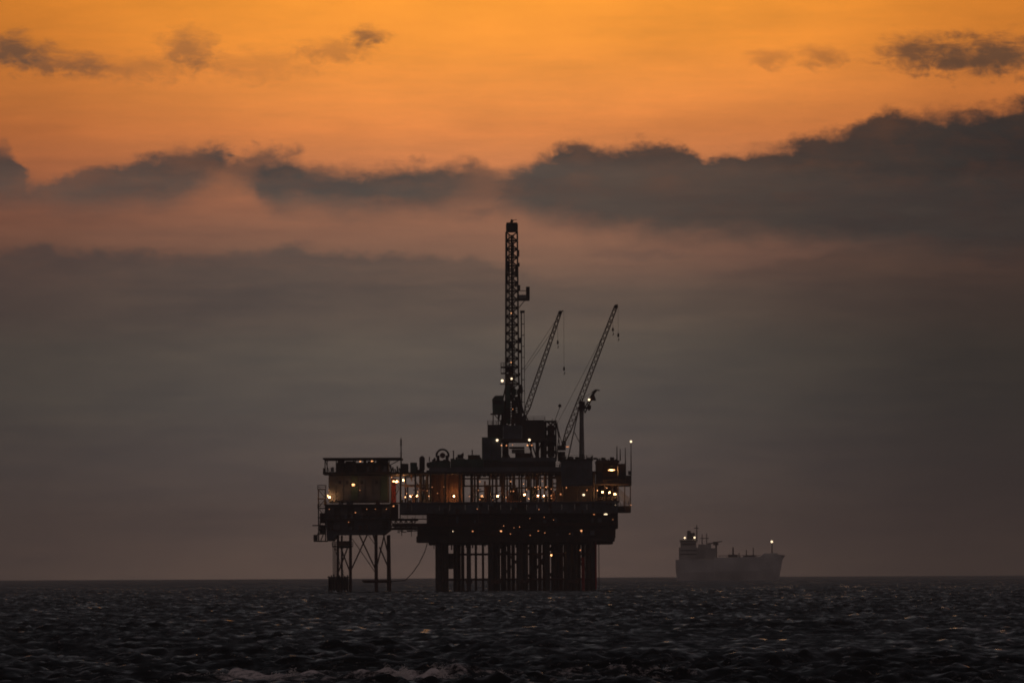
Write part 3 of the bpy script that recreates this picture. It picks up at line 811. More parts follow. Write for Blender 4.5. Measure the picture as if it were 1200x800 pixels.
# ------------------------------------------------------------------ drill floor with its substructure
df = thing('drill_floor', 'dark boxy drill floor under the derrick, with two white floodlights', 'drill floor', (X(606), D - 8, Z(541)))
part_box('wind_wall', 'green', df, 564.5, 513.5, 587, 541, -22, -6)
for k in range(4): part_box('wall_panel', 'blue', df, 565.6 + k * 5.3, 515, 570.2 + k * 5.3, 540, -22.3, -22.02)
part_box('floor_block', 'steel', df, 571, 498.5, 589, 513.3, -18, 6)
part_box('floor_block', 'blue', df, 589.2, 499.5, 611, 515, -20, 8)
part_box('floor_block', 'steel', df, 611.2, 495, 638, 515, -19, 8)
part_box('parapet', 'steel', df, 612, 493.6, 637, 494.9, -19.2, 8.2)
part_box('floor_beam', 'steel', df, 586, 515.1, 650, 518.4, -20, 8)
part_box('skid_beam', 'deck', df, 586, 537, 650, 541.8, -20, 8)
for x in (589, 594.5, 621.5, 628, 633.5, 637):
    cyl(x, 2.0, 518.4, 537, -16).build('column', 'steel', df)
for x in (590, 627, 634):
    part_box('column', 'rust', df, x, 518.4, x + 4.2, 537, 2, 6)
for a, b in ((594, 588), (588, 597), (622, 628), (634, 627), (618, 624)):
    brace(df, P(a, 518.5, -10), P(b, 537, -10), .2)
part_box('cross_beam', 'steel', df, 596, 523.5, 614, 526, -4, -2)
part_box('mud_tank', 'pale', df, 599, 527, 614, 531.5, -14, -8, label='pale open tank under the drill floor')
part_box('mud_tank', 'rust', df, 603, 531.6, 622, 537, -15, -7)
for x in (571, 576, 581): part_box('handrail_post', 'steel', df, x, 494.5, x + .6, 498.4, -18, -17.8)
deck_rail(df, 571, 588, 498.4, -18, -8); deck_rail(df, 612, 638, 493.5, -19, 8)
# right-hand lattice tower beside the floor
for x in (639, 650.5):
    for y in (-17, -6): cyl(x, 1.7, 494, 541, y).build('tower_leg', 'steel', df)
for k in range(5):
    z0 = 494 + k * 9.2
    for y in (-17, -6):
        brace(df, P(639, z0, y), P(650.5, z0 + 9.2, y), .16); brace(df, P(650.5, z0, y), P(639, z0 + 9.2, y), .16)
        ibeam(df, 638.5, 651, z0, y, .4)
part_box('tower_cladding', 'rust', df, 641, 499, 649, 536, -12, -9)
part_box('landing', 'steel', df, 648, 497, 652.6, 499, -16, -8)
stair(df, (651.5, 497), (655, 514), -14); stair(df, (654, 514), (651, 540), -14)
for px_, py_, k, r, w in ((582.2, 517, 'lampw', .52, 1), (619.6, 516.8, 'lampw', .50, 1), (587.2, 523, 'lamps', .26, 1), (593, 523.2, 'dim', .3, 1), (617.4, 523, 'lamps', .3, 1.2), (622.4, 523, 'dim', .3, 1.2), (600, 522.5, 'dim', .2, 1)):
    lamp(df, px_, py_, -22.8, k, r, 'floodlight', w)
# doghouse and winch gear left of the derrick base
dh = thing('doghouse', 'small green cabin on posts left of the derrick base', 'cabin', (X(581), D - 10, Z(498.4)))
MB().prism([(X(577), Z(485)), (X(576.5), Z(468.5)), (X(580), Z(464.5)), (X(590), Z(464.2)), (X(590.6), Z(485))], D - 13, D - 6).build('cabin', 'green', dh)
part_box('window_band', 'glass', dh, 578, 470, 589, 474, -13.12, -13.01)
for x in (577.6, 583.5, 589.6): cyl(x, 1.2, 485, 498.4, -12).build('post', 'rust', dh)
brace(dh, P(577.6, 485, -12), P(589.6, 498, -12), .14)
part_box('step', 'steel', dh, 574.5, 485.1, 591, 486.4, -14, -6)

# ------------------------------------------------------------------ derrick
dk = thing('derrick', 'tall lattice drilling derrick rising over the platform', 'derrick', (X(601), D - 6, Z(499.4)))
BX0, BX1, TX0, TX1, DB, DT = 592.2, 611.0, 593.8, 606.8, 499.4, 273.0
def corner(i, f):
    x = (BX0 + (TX0 - BX0) * min(1, f * 1.0)) if i in (0, 3) else (BX1 + (607.5 - BX1) * min(1, f * 4) + (TX1 - 607.5) * max(0, f - .25) / .75)
    y = -8.2 if i < 2 else -4.0
    return P(x, DB + (DT - DB) * f, y)
nb = 23
fr = [i / nb for i in range(nb + 1)]
for i in range(4):
    for f0, f1 in ((0, .25), (.25, 1)):
        MB().tube(corner(i, f0), corner(i, f1), .27 if i in (0, 3) else .24, n=6).build('leg', 'steel', dk)
for k in range(nb):
    for i in range(4):
        j = (i + 1) % 4
        brace(dk, corner(i, fr[k]), corner(j, fr[k]), .17, n=4, name='girt')
        brace(dk, corner(i, fr[k]), corner(j, fr[k + 1]), .13, n=4)
        if i in (0, 2): brace(dk, corner(j, fr[k]), corner(i, fr[k + 1]), .13, n=4)
for _ in range(22):
    f = rng.random() ** 1.5 * .9; a_ = corner(0, f); x0 = (a_.x + rng.choice((0, .9, 1.9, 2.6))); h_ = rng.uniform(.8, 3.4); w_ = rng.uniform(.5, 1.3)
    MB().box(x0, min(x0 + w_, corner(1, f).x), D - 8.0 + rng.uniform(0, 2), D - 5.6, a_.z, a_.z + h_).build('derrick_gear', rng.choice(('steel', 'green', 'rust')), dk)
for _ in range(9):
    f = rng.uniform(.05, .9); a_ = corner(1, f)
    MB().box(a_.x - .1, a_.x + rng.uniform(.4, 1.0), D - 7.5, D - 6.5, a_.z, a_.z + rng.uniform(.5, 2)).build('side_bracket', 'steel', dk)
MB().tube(P(600.6, 497, -5.4), P(600.2, 276, -5.4), .34, n=6).build('drill_pipe', 'steel', dk)
MB().tube(P(597.6, 497, -7), P(597.4, 276, -7), .13, n=4).build('guide_rail', 'steel', dk)
MB().tube(P(603.0, 497, -7), P(602.4, 276, -7), .13, n=4).build('guide_rail', 'steel', dk)
for py_, h, w in ((285, 16, 2.6), (330, 12, 2.0), (405, 30, 2.6), (440, 22, 2.4), (455, 44, 3.0)):
    part_box('travelling_block' if py_ == 285 else 'stand_rack', 'steel', dk, 600.6 - w / 2, py_, 600.6 + w / 2, py_ + h, -6.6, -5.9)
part_box('crown_block', 'steel', dk, 593.6, 263.5, 607.6, 272.9, -9, -3)
part_box('crown_rail', 'steel', dk, 594.2, 262, 607, 263.3, -8.8, -3.2)
MB().lathe(P(600.4, 261.4, -6), [(.9, -.3), (.9, .3)], 14, 'X').build('sheave', 'steel', dk)
brace(dk, P(601, 262, -6), P(602.4, 258.5, -6), .1, 'red', 'beacon_post'); brace(dk, P(602.4, 258.8, -6), P(606.5, 258.4, -6), .1, 'red', 'beacon_arm')
brace(dk, P(597, 263, -6), P(599.6, 259.8, -6), .1, 'steel', 'beacon_post')
# racking platform jutting out to the right
part_box('racking_floor', 'steel', dk, 604, 350.6, 620.8, 353, -9, -3)
part_box('racking_board', 'pale', dk, 607.5, 346.5, 616.5, 350.5, -8.8, -8.4)
part_box('racking_cabin', 'steel', dk, 616.6, 337, 621, 350.5, -8, -4)
part_box('racking_rail', 'steel', dk, 607.6, 341.4, 616.5, 342.2, -9, -8.8)
cyl(608, .7, 341.5, 350.5, -8.8).build('racking_post', 'steel', dk)
brace(dk, P(607.5, 362, -6), P(615, 353, -6), .12)
part_box('landing', 'steel', dk, 586.5, 430, 608.4, 431.6, -9.4, -2.6); part_box('landing', 'steel', dk, 586.8, 437.5, 594, 438.8, -9.4, -5)
deck_rail(dk, 586.8, 594, 430, -9.2, -5); 
for x in (587, 590.4): cyl(x, .6, 425.5, 437.5, -9.2).build('landing_post', 'steel', dk)
part_box('landing', 'pale', dk, 585.8, 450, 592, 451, -9, -5)
part_box('fast_line_anchor', 'green', dk, 592.8, 452, 597.4, 497, -8.9, -8.3)
b = MB()
for k in range(120): b.tube(P(594.9, 497 - k * 1.85, -8.6), P(596.3, 497 - k * 1.85, -8.6), .04, n=4)
b.tube(P(594.9, 498, -8.6), P(594.9, 276, -8.6), .06, n=4); b.tube(P(596.3, 498, -8.6), P(596.3, 276, -8.6), .06, n=4)
b.build('ladder', 'steel', dk)
for px_, py_, k, r in ((599.2, 368, 'lamps', .26), (598.8, 425.5, 'lamps', .26), (588.4, 446.8, 'lampw', .58), (599.3, 444.5, 'lampw', .42), (600.5, 480, 'dim', .20)):
    lamp(dk, px_, py_, -9.4, k, r, 'derrick_lamp')
for a_, b_ in (((586, 498), (593, 470)), ((617, 498), (609, 468)), ((584, 492), (592, 455)), ((588, 498), (596, 480)), ((621, 498), (610, 478)), ((613, 498), (606, 470))):
    brace(dk, P(*a_, -9), P(*b_, -8), .2, 'steel', 'back_stay')
for x0, z0, x1, z1, y, m in ((587, 484, 592, 499, -9, 'steel'), (589.4, 470, 592.4, 484, -8, 'green'), (610, 488, 616, 499, -9, 'steel'), (596, 462, 600, 470, -8, 'rust'), (600.6, 470, 606, 478, -7.6, 'steel'), (592.6, 478, 598, 490, -10, 'steel'), (603, 484, 610.5, 499, -9, 'steel'), (598.4, 491, 602.4, 499, -9.6, 'rust'), (606, 456, 609.4, 484, -7, 'steel')):
    part_box('base_equipment', m, dk, x0, z0, x1, z1, y, y + 2)
# standpipe tower right of the derrick
sp = thing('standpipe', 'slim upright pipe with a small cap, just right of the derrick', 'pipe', (X(612), D - 6, Z(499.4)))
cyl(611.0, 1.5, 366, 499.4, -6).build('pipe', 'steel', sp)
cyl(614.4, .7, 368, 499.4, -6).build('side_pipe', 'steel', sp)
part_box('cap', 'steel', sp, 609.6, 364.6, 615, 367.4, -6.8, -5.2)
for k in range(9): part_box('clamp', 'steel', sp, 610.5, 380 + k * 13, 614.8, 380.8 + k * 13, -6.4, -5.6)

# ------------------------------------------------------------------ lattice boom cranes
def crane(label, foot, base, tip, y, w0, w1, horn, hooks, back, cabside=1, cab=True, stays=True, lampat=None):
    t = thing('lattice_crane', label, 'crane', (X(foot[0]), D + y, Z(foot[1])), 'lattice boom cranes on the upper deck')
    a = P(base[0], base[1], y); c = P(tip[0], tip[1], y)
    d = (c - a).normalized(); side = Vector((0, 1, 0)); up = side.cross(d).normalized()
    L = (c - a).length
    def pt(f, s1, s2):
        w = (w0 * min(1, .25 + f * 6)) if f < .125 else (w0 + (w1 - w0) * (f - .125) / .875)
        return a + d * L * f + side * s1 * w * .5 + up * s2 * w * .5
    n = int(L / (w0 * 1.15)); corners = ((-1, -1), (1, -1), (1, 1), (-1, 1))
    for s1, s2 in corners:
        b = MB()
        for f0, f1 in ((0, .125), (.125, 1)): b.tube(pt(f0, s1, s2), pt(f1, s1, s2), .17, n=5)
        b.build('chord', 'rust', t)
    for k in range(n):
        b = MB()
        for i in range(4):
            p0, p1 = corners[i], corners[(i + 1) % 4]
            if k % 2: p0, p1 = p1, p0
            b.tube(pt(k / n, *p0), pt((k + 1) / n, *p1), .095, n=4)
        b.build('lacing', 'rust', t)
    h = P(horn[0], horn[1], y)
    MB().tube(c, h, .3, .16, n=6).build('jib_tip', 'steel', t)
    MB().lathe((c.x, c.y - .25, c.z), [(.55, 0), (.55, .5)], 12, 'Y').build('sheave', 'steel', t)
    for (hx, hy0, hy1) in hooks:
        hk = MB().tube(P(hx, hy0, y), P(hx, hy1, y), .035, n=4).build('hoist_line', 'black', t)
        b = MB(); b.lathe(P(hx, hy1, y), [(.08, .0), (.26, -.3), (.3, -.9), (.14, -1.2)], 8); b.tube(P(hx, hy1 + 6, y), P(hx + 1, hy1 + 8, y), .1, n=4)
        b.tube(P(hx + 1, hy1 + 8, y), P(hx - .6, hy1 + 9.4, y), .1, n=4)
        b.build('hook', 'steel', hk)
    if stays:
        bk = P(back[0], back[1], y)
        for s in (-.5, .5): MB().tube(bk + side * s, c.lerp(a, .10) + side * s, .045, n=4).build('pendant_line', 'black', t)
        f = P(foot[0], foot[1], y)
        for s in (-.8, .8):
            MB().tube(P(base[0] - 2.5 * cabside, base[1], y) + side * s, bk + side * s * .6, .13, n=5).build('gantry_leg', 'steel', t)
            MB().tube(P(base[0] + 1.5 * cabside, base[1] + 2, y) + side * s, bk + side * s * .6, .1, n=5).build('gantry_leg', 'steel', t)
    if cab:
        fx, fz = foot
        MB().lathe(P(fx, fz, y), [(1.1, 0), (1.1, (fz - base[1] - 6) * .25)], 14).build('pedestal', 'steel', t)
        pb(fx - 5, base[1] - 1, fx + 5, base[1] + 4.5, y - 1.6, y + 1.6).build('machinery_house', 'steel', t)
        hs = pb(fx + 2.5, base[1] - 7, fx + 5.4, base[1] - 1.2, y - 1.7, y - .2).build('cab', 'steel', t)
        pb(fx + 3, base[1] - 6, fx + 5, base[1] - 3.4, y - 1.78, y - 1.71).build('cab_window', 'glass', hs)
    if lampat: lamp(t, lampat[0], lampat[1], y - .8, 'dim', .14, 'boom_lamp')
    return t
crane('left lattice crane boom leaning right, close beside the derrick', (613, 494.5), (613, 492), (656.6, 366.5), -2, 1.45, .75, (660.2, 364.4), [(653.6, 372, 399), (660.8, 365, 430)], (614.5, 432), cab=False, stays=False)
mb_ = bpy.data.objects['lattice_crane']
MB().tube(P(613.6, 436, -2), P(650, 385, -2), .05, n=4).build('pendant_line', 'black', mb_)
MB().tube(P(613.6, 432, -2), P(654, 372, -2), .05, n=4).build('pendant_line', 'black', mb_)
crane('right lattice crane with the longest boom leaning right, standing behind the drill floor', (657, 541), (658, 524), (721.6, 361), -12, 1.55, .85, (723.4, 358.6), [(717.8, 372, 385.5), (724, 360, 392)], (651.5, 499))
# pale pedestal crane with a short folded boom
kc = thing('pedestal_crane', 'pale pedestal crane with a short folded boom, right of the long lattice boom', 'crane', (X(680), D - 4, Z(540)))
MB().lathe(P(681, 540, -4), [(.85, 0), (.75, 3), (.6, 12), (.7, 15.4)], 14).build('pedestal', 'pale', kc)
part_box('slew_platform', 'steel', kc, 676.5, 477.4, 687, 479.5, -6, -2)
part_box('machinery_house', 'steel', kc, 678, 471, 685, 477.3, -5.4, -2.6)
MB().tube(P(680, 478, -4), P(679.4, 468, -4), .22, n=6).build('gantry_leg', 'steel', kc)
for o_ in (-1.5, 1.5):
    MB().tube(P(683.5 + o_, 484 + o_ * .3, -4), P(695 + o_ * .7, 461.5, -4), .2, n=6).build('boom_chord', 'steel', kc)
for k in range(6):
    u0, u1 = k / 6, (k + 1) / 6
    a0 = P(682.0, 483.5, -4).lerp(P(694, 461.5, -4), u0 if k % 2 else u1); a1 = P(685.0, 484.5, -4).lerp(P(696, 461.5, -4), u1 if k % 2 else u0)
    MB().tube(a0, a1, .13, n=5).build('boom_lacing', 'steel', kc)
part_box('winch_box', 'steel', kc, 687.5, 475.5, 692, 480, -5.2, -3)
part_box('boom_box', 'rust', kc, 692.4, 464, 696.4, 470, -5, -3.2)
MB().tube(P(694.5, 462.5, -4), P(697, 470, -4), .3, n=6).build('ram', 'steel', kc)
MB().tube(P(694.2, 461.5, -4), P(698.5, 457.6, -4), .5, .34, n=8).build('knuckle', 'steel', kc)
MB().tube(P(698.5, 457.6, -4), P(702.2, 458.2, -4), .2, n=6).build('upper_boom', 'steel', kc)
MB().tube(P(688, 477, -4), P(690.4, 481.5, -4), .3, n=6).build('hook_block', 'steel', kc)
MB().tube(P(680, 469, -4), P(696, 459, -4), .05, n=4).build('pendant_line', 'black', kc)
for s in (-3.2, -4.8):
    MB().tube(P(677.6, 480, s), P(664.5, 539.5, s), .17, n=6).build('back_stay', 'pale', kc)
    MB().tube(P(672, 506, s), P(679, 520, s), .1, n=4).build('stay_tie', 'pale', kc)
lamp(kc, 689.8, 469, -5.2, 'lampw', .48, 'lamp')
lamp(kc, 664, 524.5, -14, 'dim', .2, 'lamp', 3.5)
# slim davit between drill floor and crane
dv = thing('davit', 'slim davit arm with a round block at its tip, right of the drill floor', 'davit', (X(648.5), D - 10, Z(494)))
MB().tube(P(648.4, 497, -10), P(655.4, 478, -10), .09, n=5).build('arm', 'steel', dv)
MB().lathe(P(655.4, 476.4, -10.3), [(.2, 0), (.5, .1), (.5, .5), (.2, .6)], 10, 'Y').build('block', 'steel', dv)
MB().tube(P(645.6, 497, -10), P(646.6, 491.5, -10), .09, n=5).build('post', 'steel', dv)

# ------------------------------------------------------------------ left platform on lattice legs
lf = thing('quarters_platform', 'smaller left-hand platform with a closed house on thin crossed lattice legs', 'oil platform', (X(420), D, 0))
LL = {}
for px_, y in ((396.2, -14), (410.6, -12), (440.4, -12), (455.6, -14)):
    tilt = 0
    MB().tube(P(px_ + (px_ - 425) * .03, 699, y), P(px_, 626, y), .44 if px_ in (410.6, 440.4) else .38, n=10).build('leg', 'rust', lf)
for px_, y in ((398.5, 12), (438, 12), (452.6, 12)):
    MB().tube(P(px_, 699, y), P(px_, 626, y), .3, n=8).build('leg', 'steel', lf)
for a, b, y in (((421, 626), (439.6, 666), -12), ((430, 626), (411.4, 666), -12), ((396.8, 668), (407.5, 640), -13), ((399, 640), (410.4, 670), -13), ((444.4, 640), (454.6, 664), -13), ((449.2, 626), (455.2, 652), -13), ((450, 626), (441.4, 662), -13), ((437, 626), (440, 636), -12),
                ((411, 630), (439.6, 672), 10), ((440, 640), (430, 626), 11)):
    brace(lf, P(*a, y), P(*b, y), .2 if y < 0 else .12, 'rust')
for px0, px1, py, y in ((424, 457, 679.4, -13), (424, 457, 680.6, 12), (396, 411, 640, -14), (395, 411, 634, -13)):
    MB().tube(P(px0, py, y), P(px1, py, y), .3, n=8).build('brace', 'rust', lf)
# boat landing at the foot of the left legs
part_box('boat_landing', 'steel', lf, 385, 675.5, 408, 690, -17, -11)
for k in range(8):
    cyl(385.6 + k * 3.1, 1.5, 673.5 - (k % 3), 694, -17.4).build('fender_post', 'black', lf)
part_box('landing_deck', 'steel', lf, 384, 674.2, 409, 675.4, -18.4, -10.8)
for k in range(4):
    cyl(390.5 + k * 1.4, .8, 633, 674, -15 + k).build('caisson', 'steel' if k % 2 else 'green', lf)
part_box('access_platform', 'steel', lf, 389.5, 638.5, 413.5, 640, -17, -11)
deck_rail(lf, 389.5, 413.5, 638.5, -16.9, -11.1)
stair(lf, (392, 640), (403, 674), -16.4)
part_box('access_house', 'brown', lf, 397, 633, 409, 638.4, -16, -12)
# decks and house
MB().prism([(X(382), Z(591.5)), (X(457), Z(591.5)), (X(457), Z(620)), (X(450), Z(625.6)), (X(395), Z(625.6)), (X(390), Z(632.6)), (X(383.4), Z(632.6)), (X(382), Z(606))], D - 16, D + 16).build('lower_house', 'blue', lf)
for k in range(9):
    part_box('wall_panel', rng.choice(('blue', 'deck', 'steel')), lf, 384 + k * 8, 594, 391.4 + k * 8, 606.5 + rng.uniform(-1, 1), -16.3, -16.02)
    part_box('wall_panel', rng.choice(('deck', 'steel', 'blue')), lf, 384 + k * 8, 609.5, 391.4 + k * 8, 620, -16.3, -16.02)
part_box('walkway', 'steel', lf, 380.5, 607, 462, 608.4, -18.4, -16.02); deck_rail(lf, 380.5, 462, 607, -18.3, -16.4)
part_box('walkway', 'steel', lf, 380.5, 590, 458.5, 591.4, -18.4, 16.4); deck_rail(lf, 380.5, 458.5, 590, -18.3, 16)
part_box('upper_house', 'blue', lf, 385.5, 555.2, 455, 588, -14.6, 14)
for k in range(8):
    f = part_box('wall_panel', ('blue', 'deck', 'blue', 'green')[k % 4], lf, 386.2 + k * 8.55, 557, 394.1 + k * 8.55, 586, -14.95, -14.62)
    if k in (1, 2, 4, 6): part_box('window', 'glass', f, 388.6 + k * 8.55, 563, 391.6 + k * 8.55, 566.6, -15.0, -14.96)
part_box('upper_roof', 'steel', lf, 379, 552.4, 458.5, 555.1, -17, 16)
deck_rail(lf, 379.5, 458, 552.3, -16.8, 15.8)
part_box('penthouse', 'steel', lf, 394.5, 541.5, 455, 552.3, -10, 12)
for x0, x1, z0 in ((396, 404, 538.6), (405, 417, 540), (426, 429.5, 538.6), (431, 438, 540), (441, 455, 538.6)):
    part_box('roof_unit', 'steel', lf, x0, z0, x1, 552.2, -13, -10.1)
part_box('helideck', 'steel', lf, 379.4, 536.2, 471, 538.0, -19, 17)
for x in (381.5, 394.6, 415, 437, 454.6):
    cyl(x, 1.2, 538, 552.3, -15).build('helideck_post', 'steel', lf); cyl(x, 1.2, 538, 552.3, 14).build('helideck_post', 'steel', lf)
brace(lf, P(381.5, 538, -15), P(386, 552, -15), .1); brace(lf, P(470, 538, -15), P(456, 545.5, -15), .14)
# stair tower and outrigger on the left side
for x in (373.4, 381.4):
    for y in (-14, -8): cyl(x, .9, 572, 633, y).build('stair_post', 'steel', lf)
for k, z in enumerate((572, 583, 594, 605, 614, 624)):
    part_box('stair_landing', 'steel', lf, 372.4, z, 382, z + 1.1, -14.6, -7.4)
    if z < 624: stair(lf, (373.6, z + 10) if k % 2 else (381, z + 10), (381, z + 1) if k % 2 else (373.6, z + 1), -13.6 + (k % 2) * 3)
deck_rail(lf, 372.6, 382, 572, -14.5, -7.5); deck_rail(lf, 372.6, 382, 594, -14.5, -7.5)
brace(lf, P(374, 568, -12), P(383, 568, -12), .08, 'pale')
part_box('stair_wall', 'rust', lf, 374.6, 600, 380.6, 612, -9, -8); part_box('stair_wall', 'steel', lf, 374.4, 614.2, 381, 624, -10, -8)
part_box('ledge', 'steel', lf, 366.4, 614, 373.2, 615.2, -14, -9)
part_box('outrigger', 'steel', lf, 367.6, 632.2, 384, 633.6, -13, -8); part_box('outrigger_box', 'steel', lf, 367.4, 625.4, 372, 632.1, -13, -9)
brace(lf, P(372, 626, -12), P(376, 615, -12), .14); brace(lf, P(376, 632, -12), P(380, 622, -12), .14)
for px_, py_, k, r, w, y in ((414.4, 567.6, 'weak', .58, 1.3, -16), (386.6, 581.8, 'lamp', .55, 1.3, -15.6), (384.4, 579.6, 'lamps', .32, 1, -15.6), (422.6, 540.4, 'lamps', .26, 1.6, -15), (436.4, 540.2, 'lamps', .30, 1.8, -15), (461, 592.6, 'dim', .30, 1.3, -15), (417, 600, 'dim', .20, 1.5, -19)):
    lamp(lf, px_, py_, y, 'lamps' if k == 'weak' else k, r, 'house_lamp', w, weak=(k == 'weak'))
for _ in range(46):
    x = rng.uniform(383, 450); z = rng.choice((607, 590, 620, 552.3)); h = rng.uniform(1.5, 7); w = rng.uniform(.8, 4.5)
    part_box('wall_gear', rng.choice(('steel', 'rust', 'deck', 'blue')), lf, x, z - h, x + w, z - .05, -18.0 + rng.uniform(0, .5), -16.5)
for _ in range(8): lamp(lf, rng.uniform(386, 462), rng.choice((596, 611, 586, 574)), -19, 'dim', .15, 'house_lamp')
# lamp-lit stair tower between the platforms
lk = thing('link_bridge', 'short bridge joining the left platform to the main platform, lit yellow at its post', 'bridge', (X(463), D, Z(622)))
part_box('deck', 'steel', lk, 457.2, 607, 489, 609.4, -12, 6)
part_box('deck', 'rust', lk, 457.2, 617.5, 487.8, 620, -12, 6)
for k in range(5):
    x0 = 457.5 + k * 6
    brace(lk, P(x0, 609.4, -12), P(x0 + 6, 617.5, -12), .14, 'rust'); brace(lk, P(x0 + 6, 609.4, -11.6), P(x0, 617.5, -11.6), .14, 'rust')
    cyl(x0, 1.0, 609.4, 617.5, -12).build('truss_post', 'rust', lk)
part_box('tower_wall', 'red', lk, 457.4, 560, 463.6, 590, -8, -2)
part_box('tower_wall', 'rust', lk, 457.4, 590.2, 466, 606.9, -10, -2)
for x in (458, 468.6): cyl(x, 1.2, 550, 606.9, -12).build('tower_post', 'steel', lk)
part_box('tower_floor', 'steel', lk, 456.6, 556.4, 469.6, 558, -13, -2); part_box('tower_floor', 'steel', lk, 457, 588.2, 469, 589.6, -13, -2)
stair(lk, (459, 588), (467.6, 572), -11.6); stair(lk, (467.6, 572), (459.6, 558), -10)
for k in range(5):
    brace(lk, P(457.4 + k * 2.6, 545 + (k * 7) % 5, -11), P(459.4 + k * 2.6, 556, -11), .22)
for px_, py_, k, r, w in ((464.8, 564, 'lamp', .5, 1.6), (472.6, 562.2, 'lamp', .48, .8), (460.8, 563.6, 'lamps', .4, 1.4), (459, 559, 'dim', .2, 1)):
    lamp(lk, px_, py_, -13.2, k, r, 'bridge_lamp', w)
MB().tube(P(469, 562.2, -12.6), P(472.6, 561.2, -12.6), .08, n=4).build('lamp_arm', 'steel', lk)
# hanging line from the deck edge down to the water
hl = MB(); pts = [(500, 636), (496.5, 647), (490, 660), (482, 671), (474, 679), (458, 680)]
for a, b in zip(pts[:-1], pts[1:]): hl.tube(P(*a, -10), P(*b, -10), .13, n=5)
tag(hl.build('loading_hose', 'black'), 'thin hose sagging from the main deck down to the foot of the left platform', 'hose')

# ------------------------------------------------------------------ tanker on the horizon
SD = 6500.0
def SX(px): return (px - 600) * .65
def SZ(py): return (680.1 - py) * .65
sh = thing('tanker_ship', 'long grey tanker lying on the horizon, faded by haze, with lights at bow and stern', 'ship', (SX(855), SD, 0))
def spart(name, m, x0, py0, x1, py1, y0, y1, par=sh):
    return MB().box(SX(x0), SX(x1), SD + y0, SD + y1, SZ(py1), SZ(py0)).build(name, m, par)
secs = [(790.5, .55, 655.5, 4), (793, .8, 655.5, 0), (800, 1, 655.5, 0), (835, 1, 655.2, 0), (836, 1, 653, 0), (889, 1, 652.4, 0), (893, .96, 649.4, 0), (905, .72, 649.2, 0), (913, .42, 649.8, .6), (919, .10, 651, 2.5)]
vs = []
for i, (px_, w, top, low) in enumerate(secs):
    B = 7.5
    zt = SZ(top); cut = {790.5: SZ(668), 919: SZ(657)}.get(px_, -3.0)
    xl = px_ if px_ < 905 else {905: 904, 913: 910.5, 919: 916}[px_]
    vs += [(SX(px_), SD - B * w, zt), (SX(xl), SD - B * w * .92, (zt + cut) / 2), (SX(min(xl, 915)), SD - B * w * .6, cut), (SX(min(xl, 915)), SD + B * w * .6, cut), (SX(xl), SD + B * w * .92, (zt + cut) / 2), (SX(px_), SD + B * w, zt)]
fs = []
for i in range(len(secs) - 1):
    for k in range(6):
        fs.append((i * 6 + k, (i + 1) * 6 + k, (i + 1) * 6 + (k + 1) % 6, i * 6 + (k + 1) % 6))
fs += [tuple(range(5, -1, -1)), tuple(range((len(secs) - 1) * 6, len(secs) * 6))]
MB().add(vs, fs).build('hull', 'hull', sh)
hs = spart('deckhouse', 'house', 794.5, 641, 816, 655.4, -7, 7)
spart('window_row', 'glass', 796, 644, 815, 645.2, -7.2, -7.01, hs); spart('window_row', 'glass', 796, 648.4, 815, 649.6, -7.2, -7.01, hs)
hs = spart('deckhouse', 'house', 796.5, 635.4, 814.5, 640.9, -6, 6)
spart('window_row', 'glass', 798, 637, 813.5, 638.2, -6.2, -6.01, hs)
hs = spart('bridge', 'house', 795.5, 632, 815.2, 635.3, -8, 8)
spart('window_row', 'glass', 796.5, 632.8, 814.4, 634.4, -8.2, -8.01, hs)
MB().tube(Vector((SX(807), SD, SZ(632))), Vector((SX(806), SD, SZ(621.5))), 2.0, 1.3, n=10).build('funnel', 'steel', sh)
MB().tube(Vector((SX(810), SD, SZ(632))), Vector((SX(810), SD, SZ(624))), 2.4, 2.0, n=10).build('funnel', 'steel', sh)
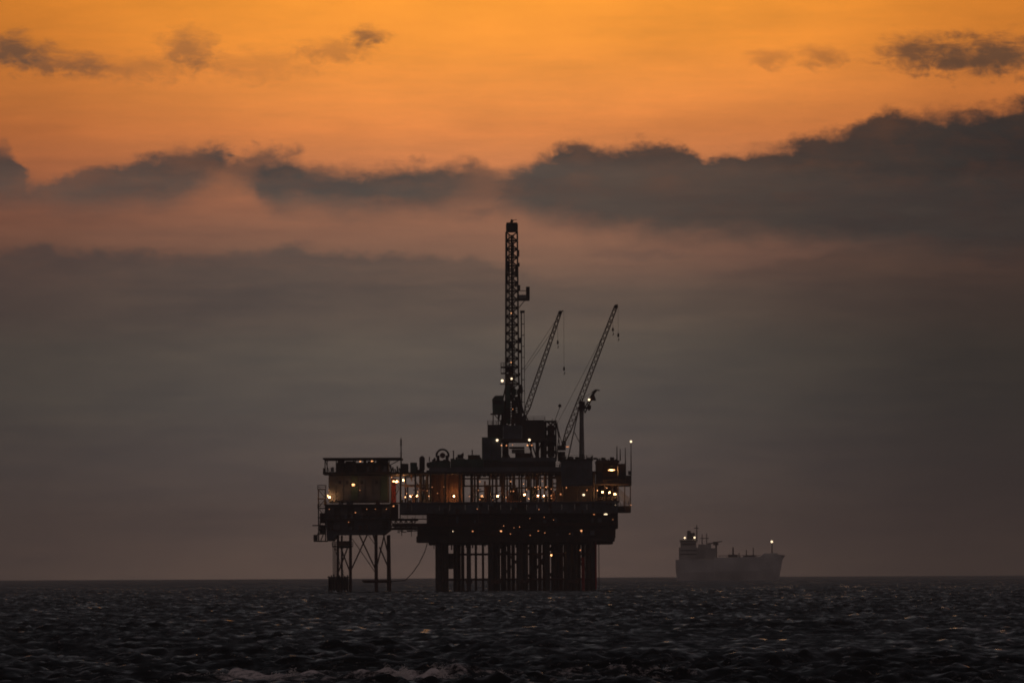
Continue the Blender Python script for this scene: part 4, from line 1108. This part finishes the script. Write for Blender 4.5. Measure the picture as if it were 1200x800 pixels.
def sm(px_, a, b, r=.35, name='mast'): return MB().tube(Vector((SX(px_), SD, SZ(b))), Vector((SX(px_), SD, SZ(a))), r, r * .6, n=6).build(name, 'steel', sh)
for x, a, b in ((815.4, 614.5, 634), (821.6, 626, 655), (827, 624.5, 655), (857.8, 641, 653), (873.4, 644, 653), (881.6, 641.6, 653), (864.8, 648, 653), (903.4, 632.5, 650)): sm(x, a, b, .5 if x != 857.8 else .8)
spart('mast_yard', 'steel', 812, 618, 817.6, 618.9, -.6, .6); spart('mast_yard', 'steel', 819.4, 630, 829.5, 630.8, -.5, .5)
spart('deck_gear', 'house', 816.2, 642, 838, 655.1, -6, 6); spart('deck_gear', 'house', 817, 637.5, 832, 641.9, -5, 5)
MB().tube(Vector((SX(828), SD, SZ(637))), Vector((SX(845), SD, SZ(634))), .6, .4, n=6).build('crane_boom', 'steel', sh)
MB().tube(Vector((SX(838), SD, SZ(653))), Vector((SX(838), SD, SZ(635))), .7, n=6).build('crane_post', 'steel', sh)
spart('crane_cab', 'steel', 834.5, 634.4, 840.5, 638.6, -1.5, 1.5)
spart('manifold', 'steel', 852, 649.6, 863, 652.6, -4, 4); spart('manifold', 'steel', 870, 650.4, 884, 652.4, -4, 4)
for k in range(12): spart('deck_post', 'steel', 842 + k * 3.9, 650.8, 842.4 + k * 3.9, 652.9, -6, -5.6)
spart('deck_pipe', 'steel', 840, 650.6, 890, 651.2, -5, -4.5)
spart('bulwark', 'hull', 893, 648.2, 910, 649.3, -5.2, -5.0)
def slamp(px_, py_, r):
    bm = bmesh.new(); bmesh.ops.create_uvsphere(bm, u_segments=8, v_segments=6, radius=r)
    me = bpy.data.meshes.new('ship_lamp'); bm.to_mesh(me); bm.free(); me.materials.append(M['lampw'])
    o = bpy.data.objects.new('ship_lamp', me); COL.objects.link(o); o.parent = sh; o.location = Vector((SX(px_), SD - 9, SZ(py_))) - sh.location
slamp(801, 629.8, .72); slamp(812.4, 629.6, .78); slamp(902.8, 634.8, .9)
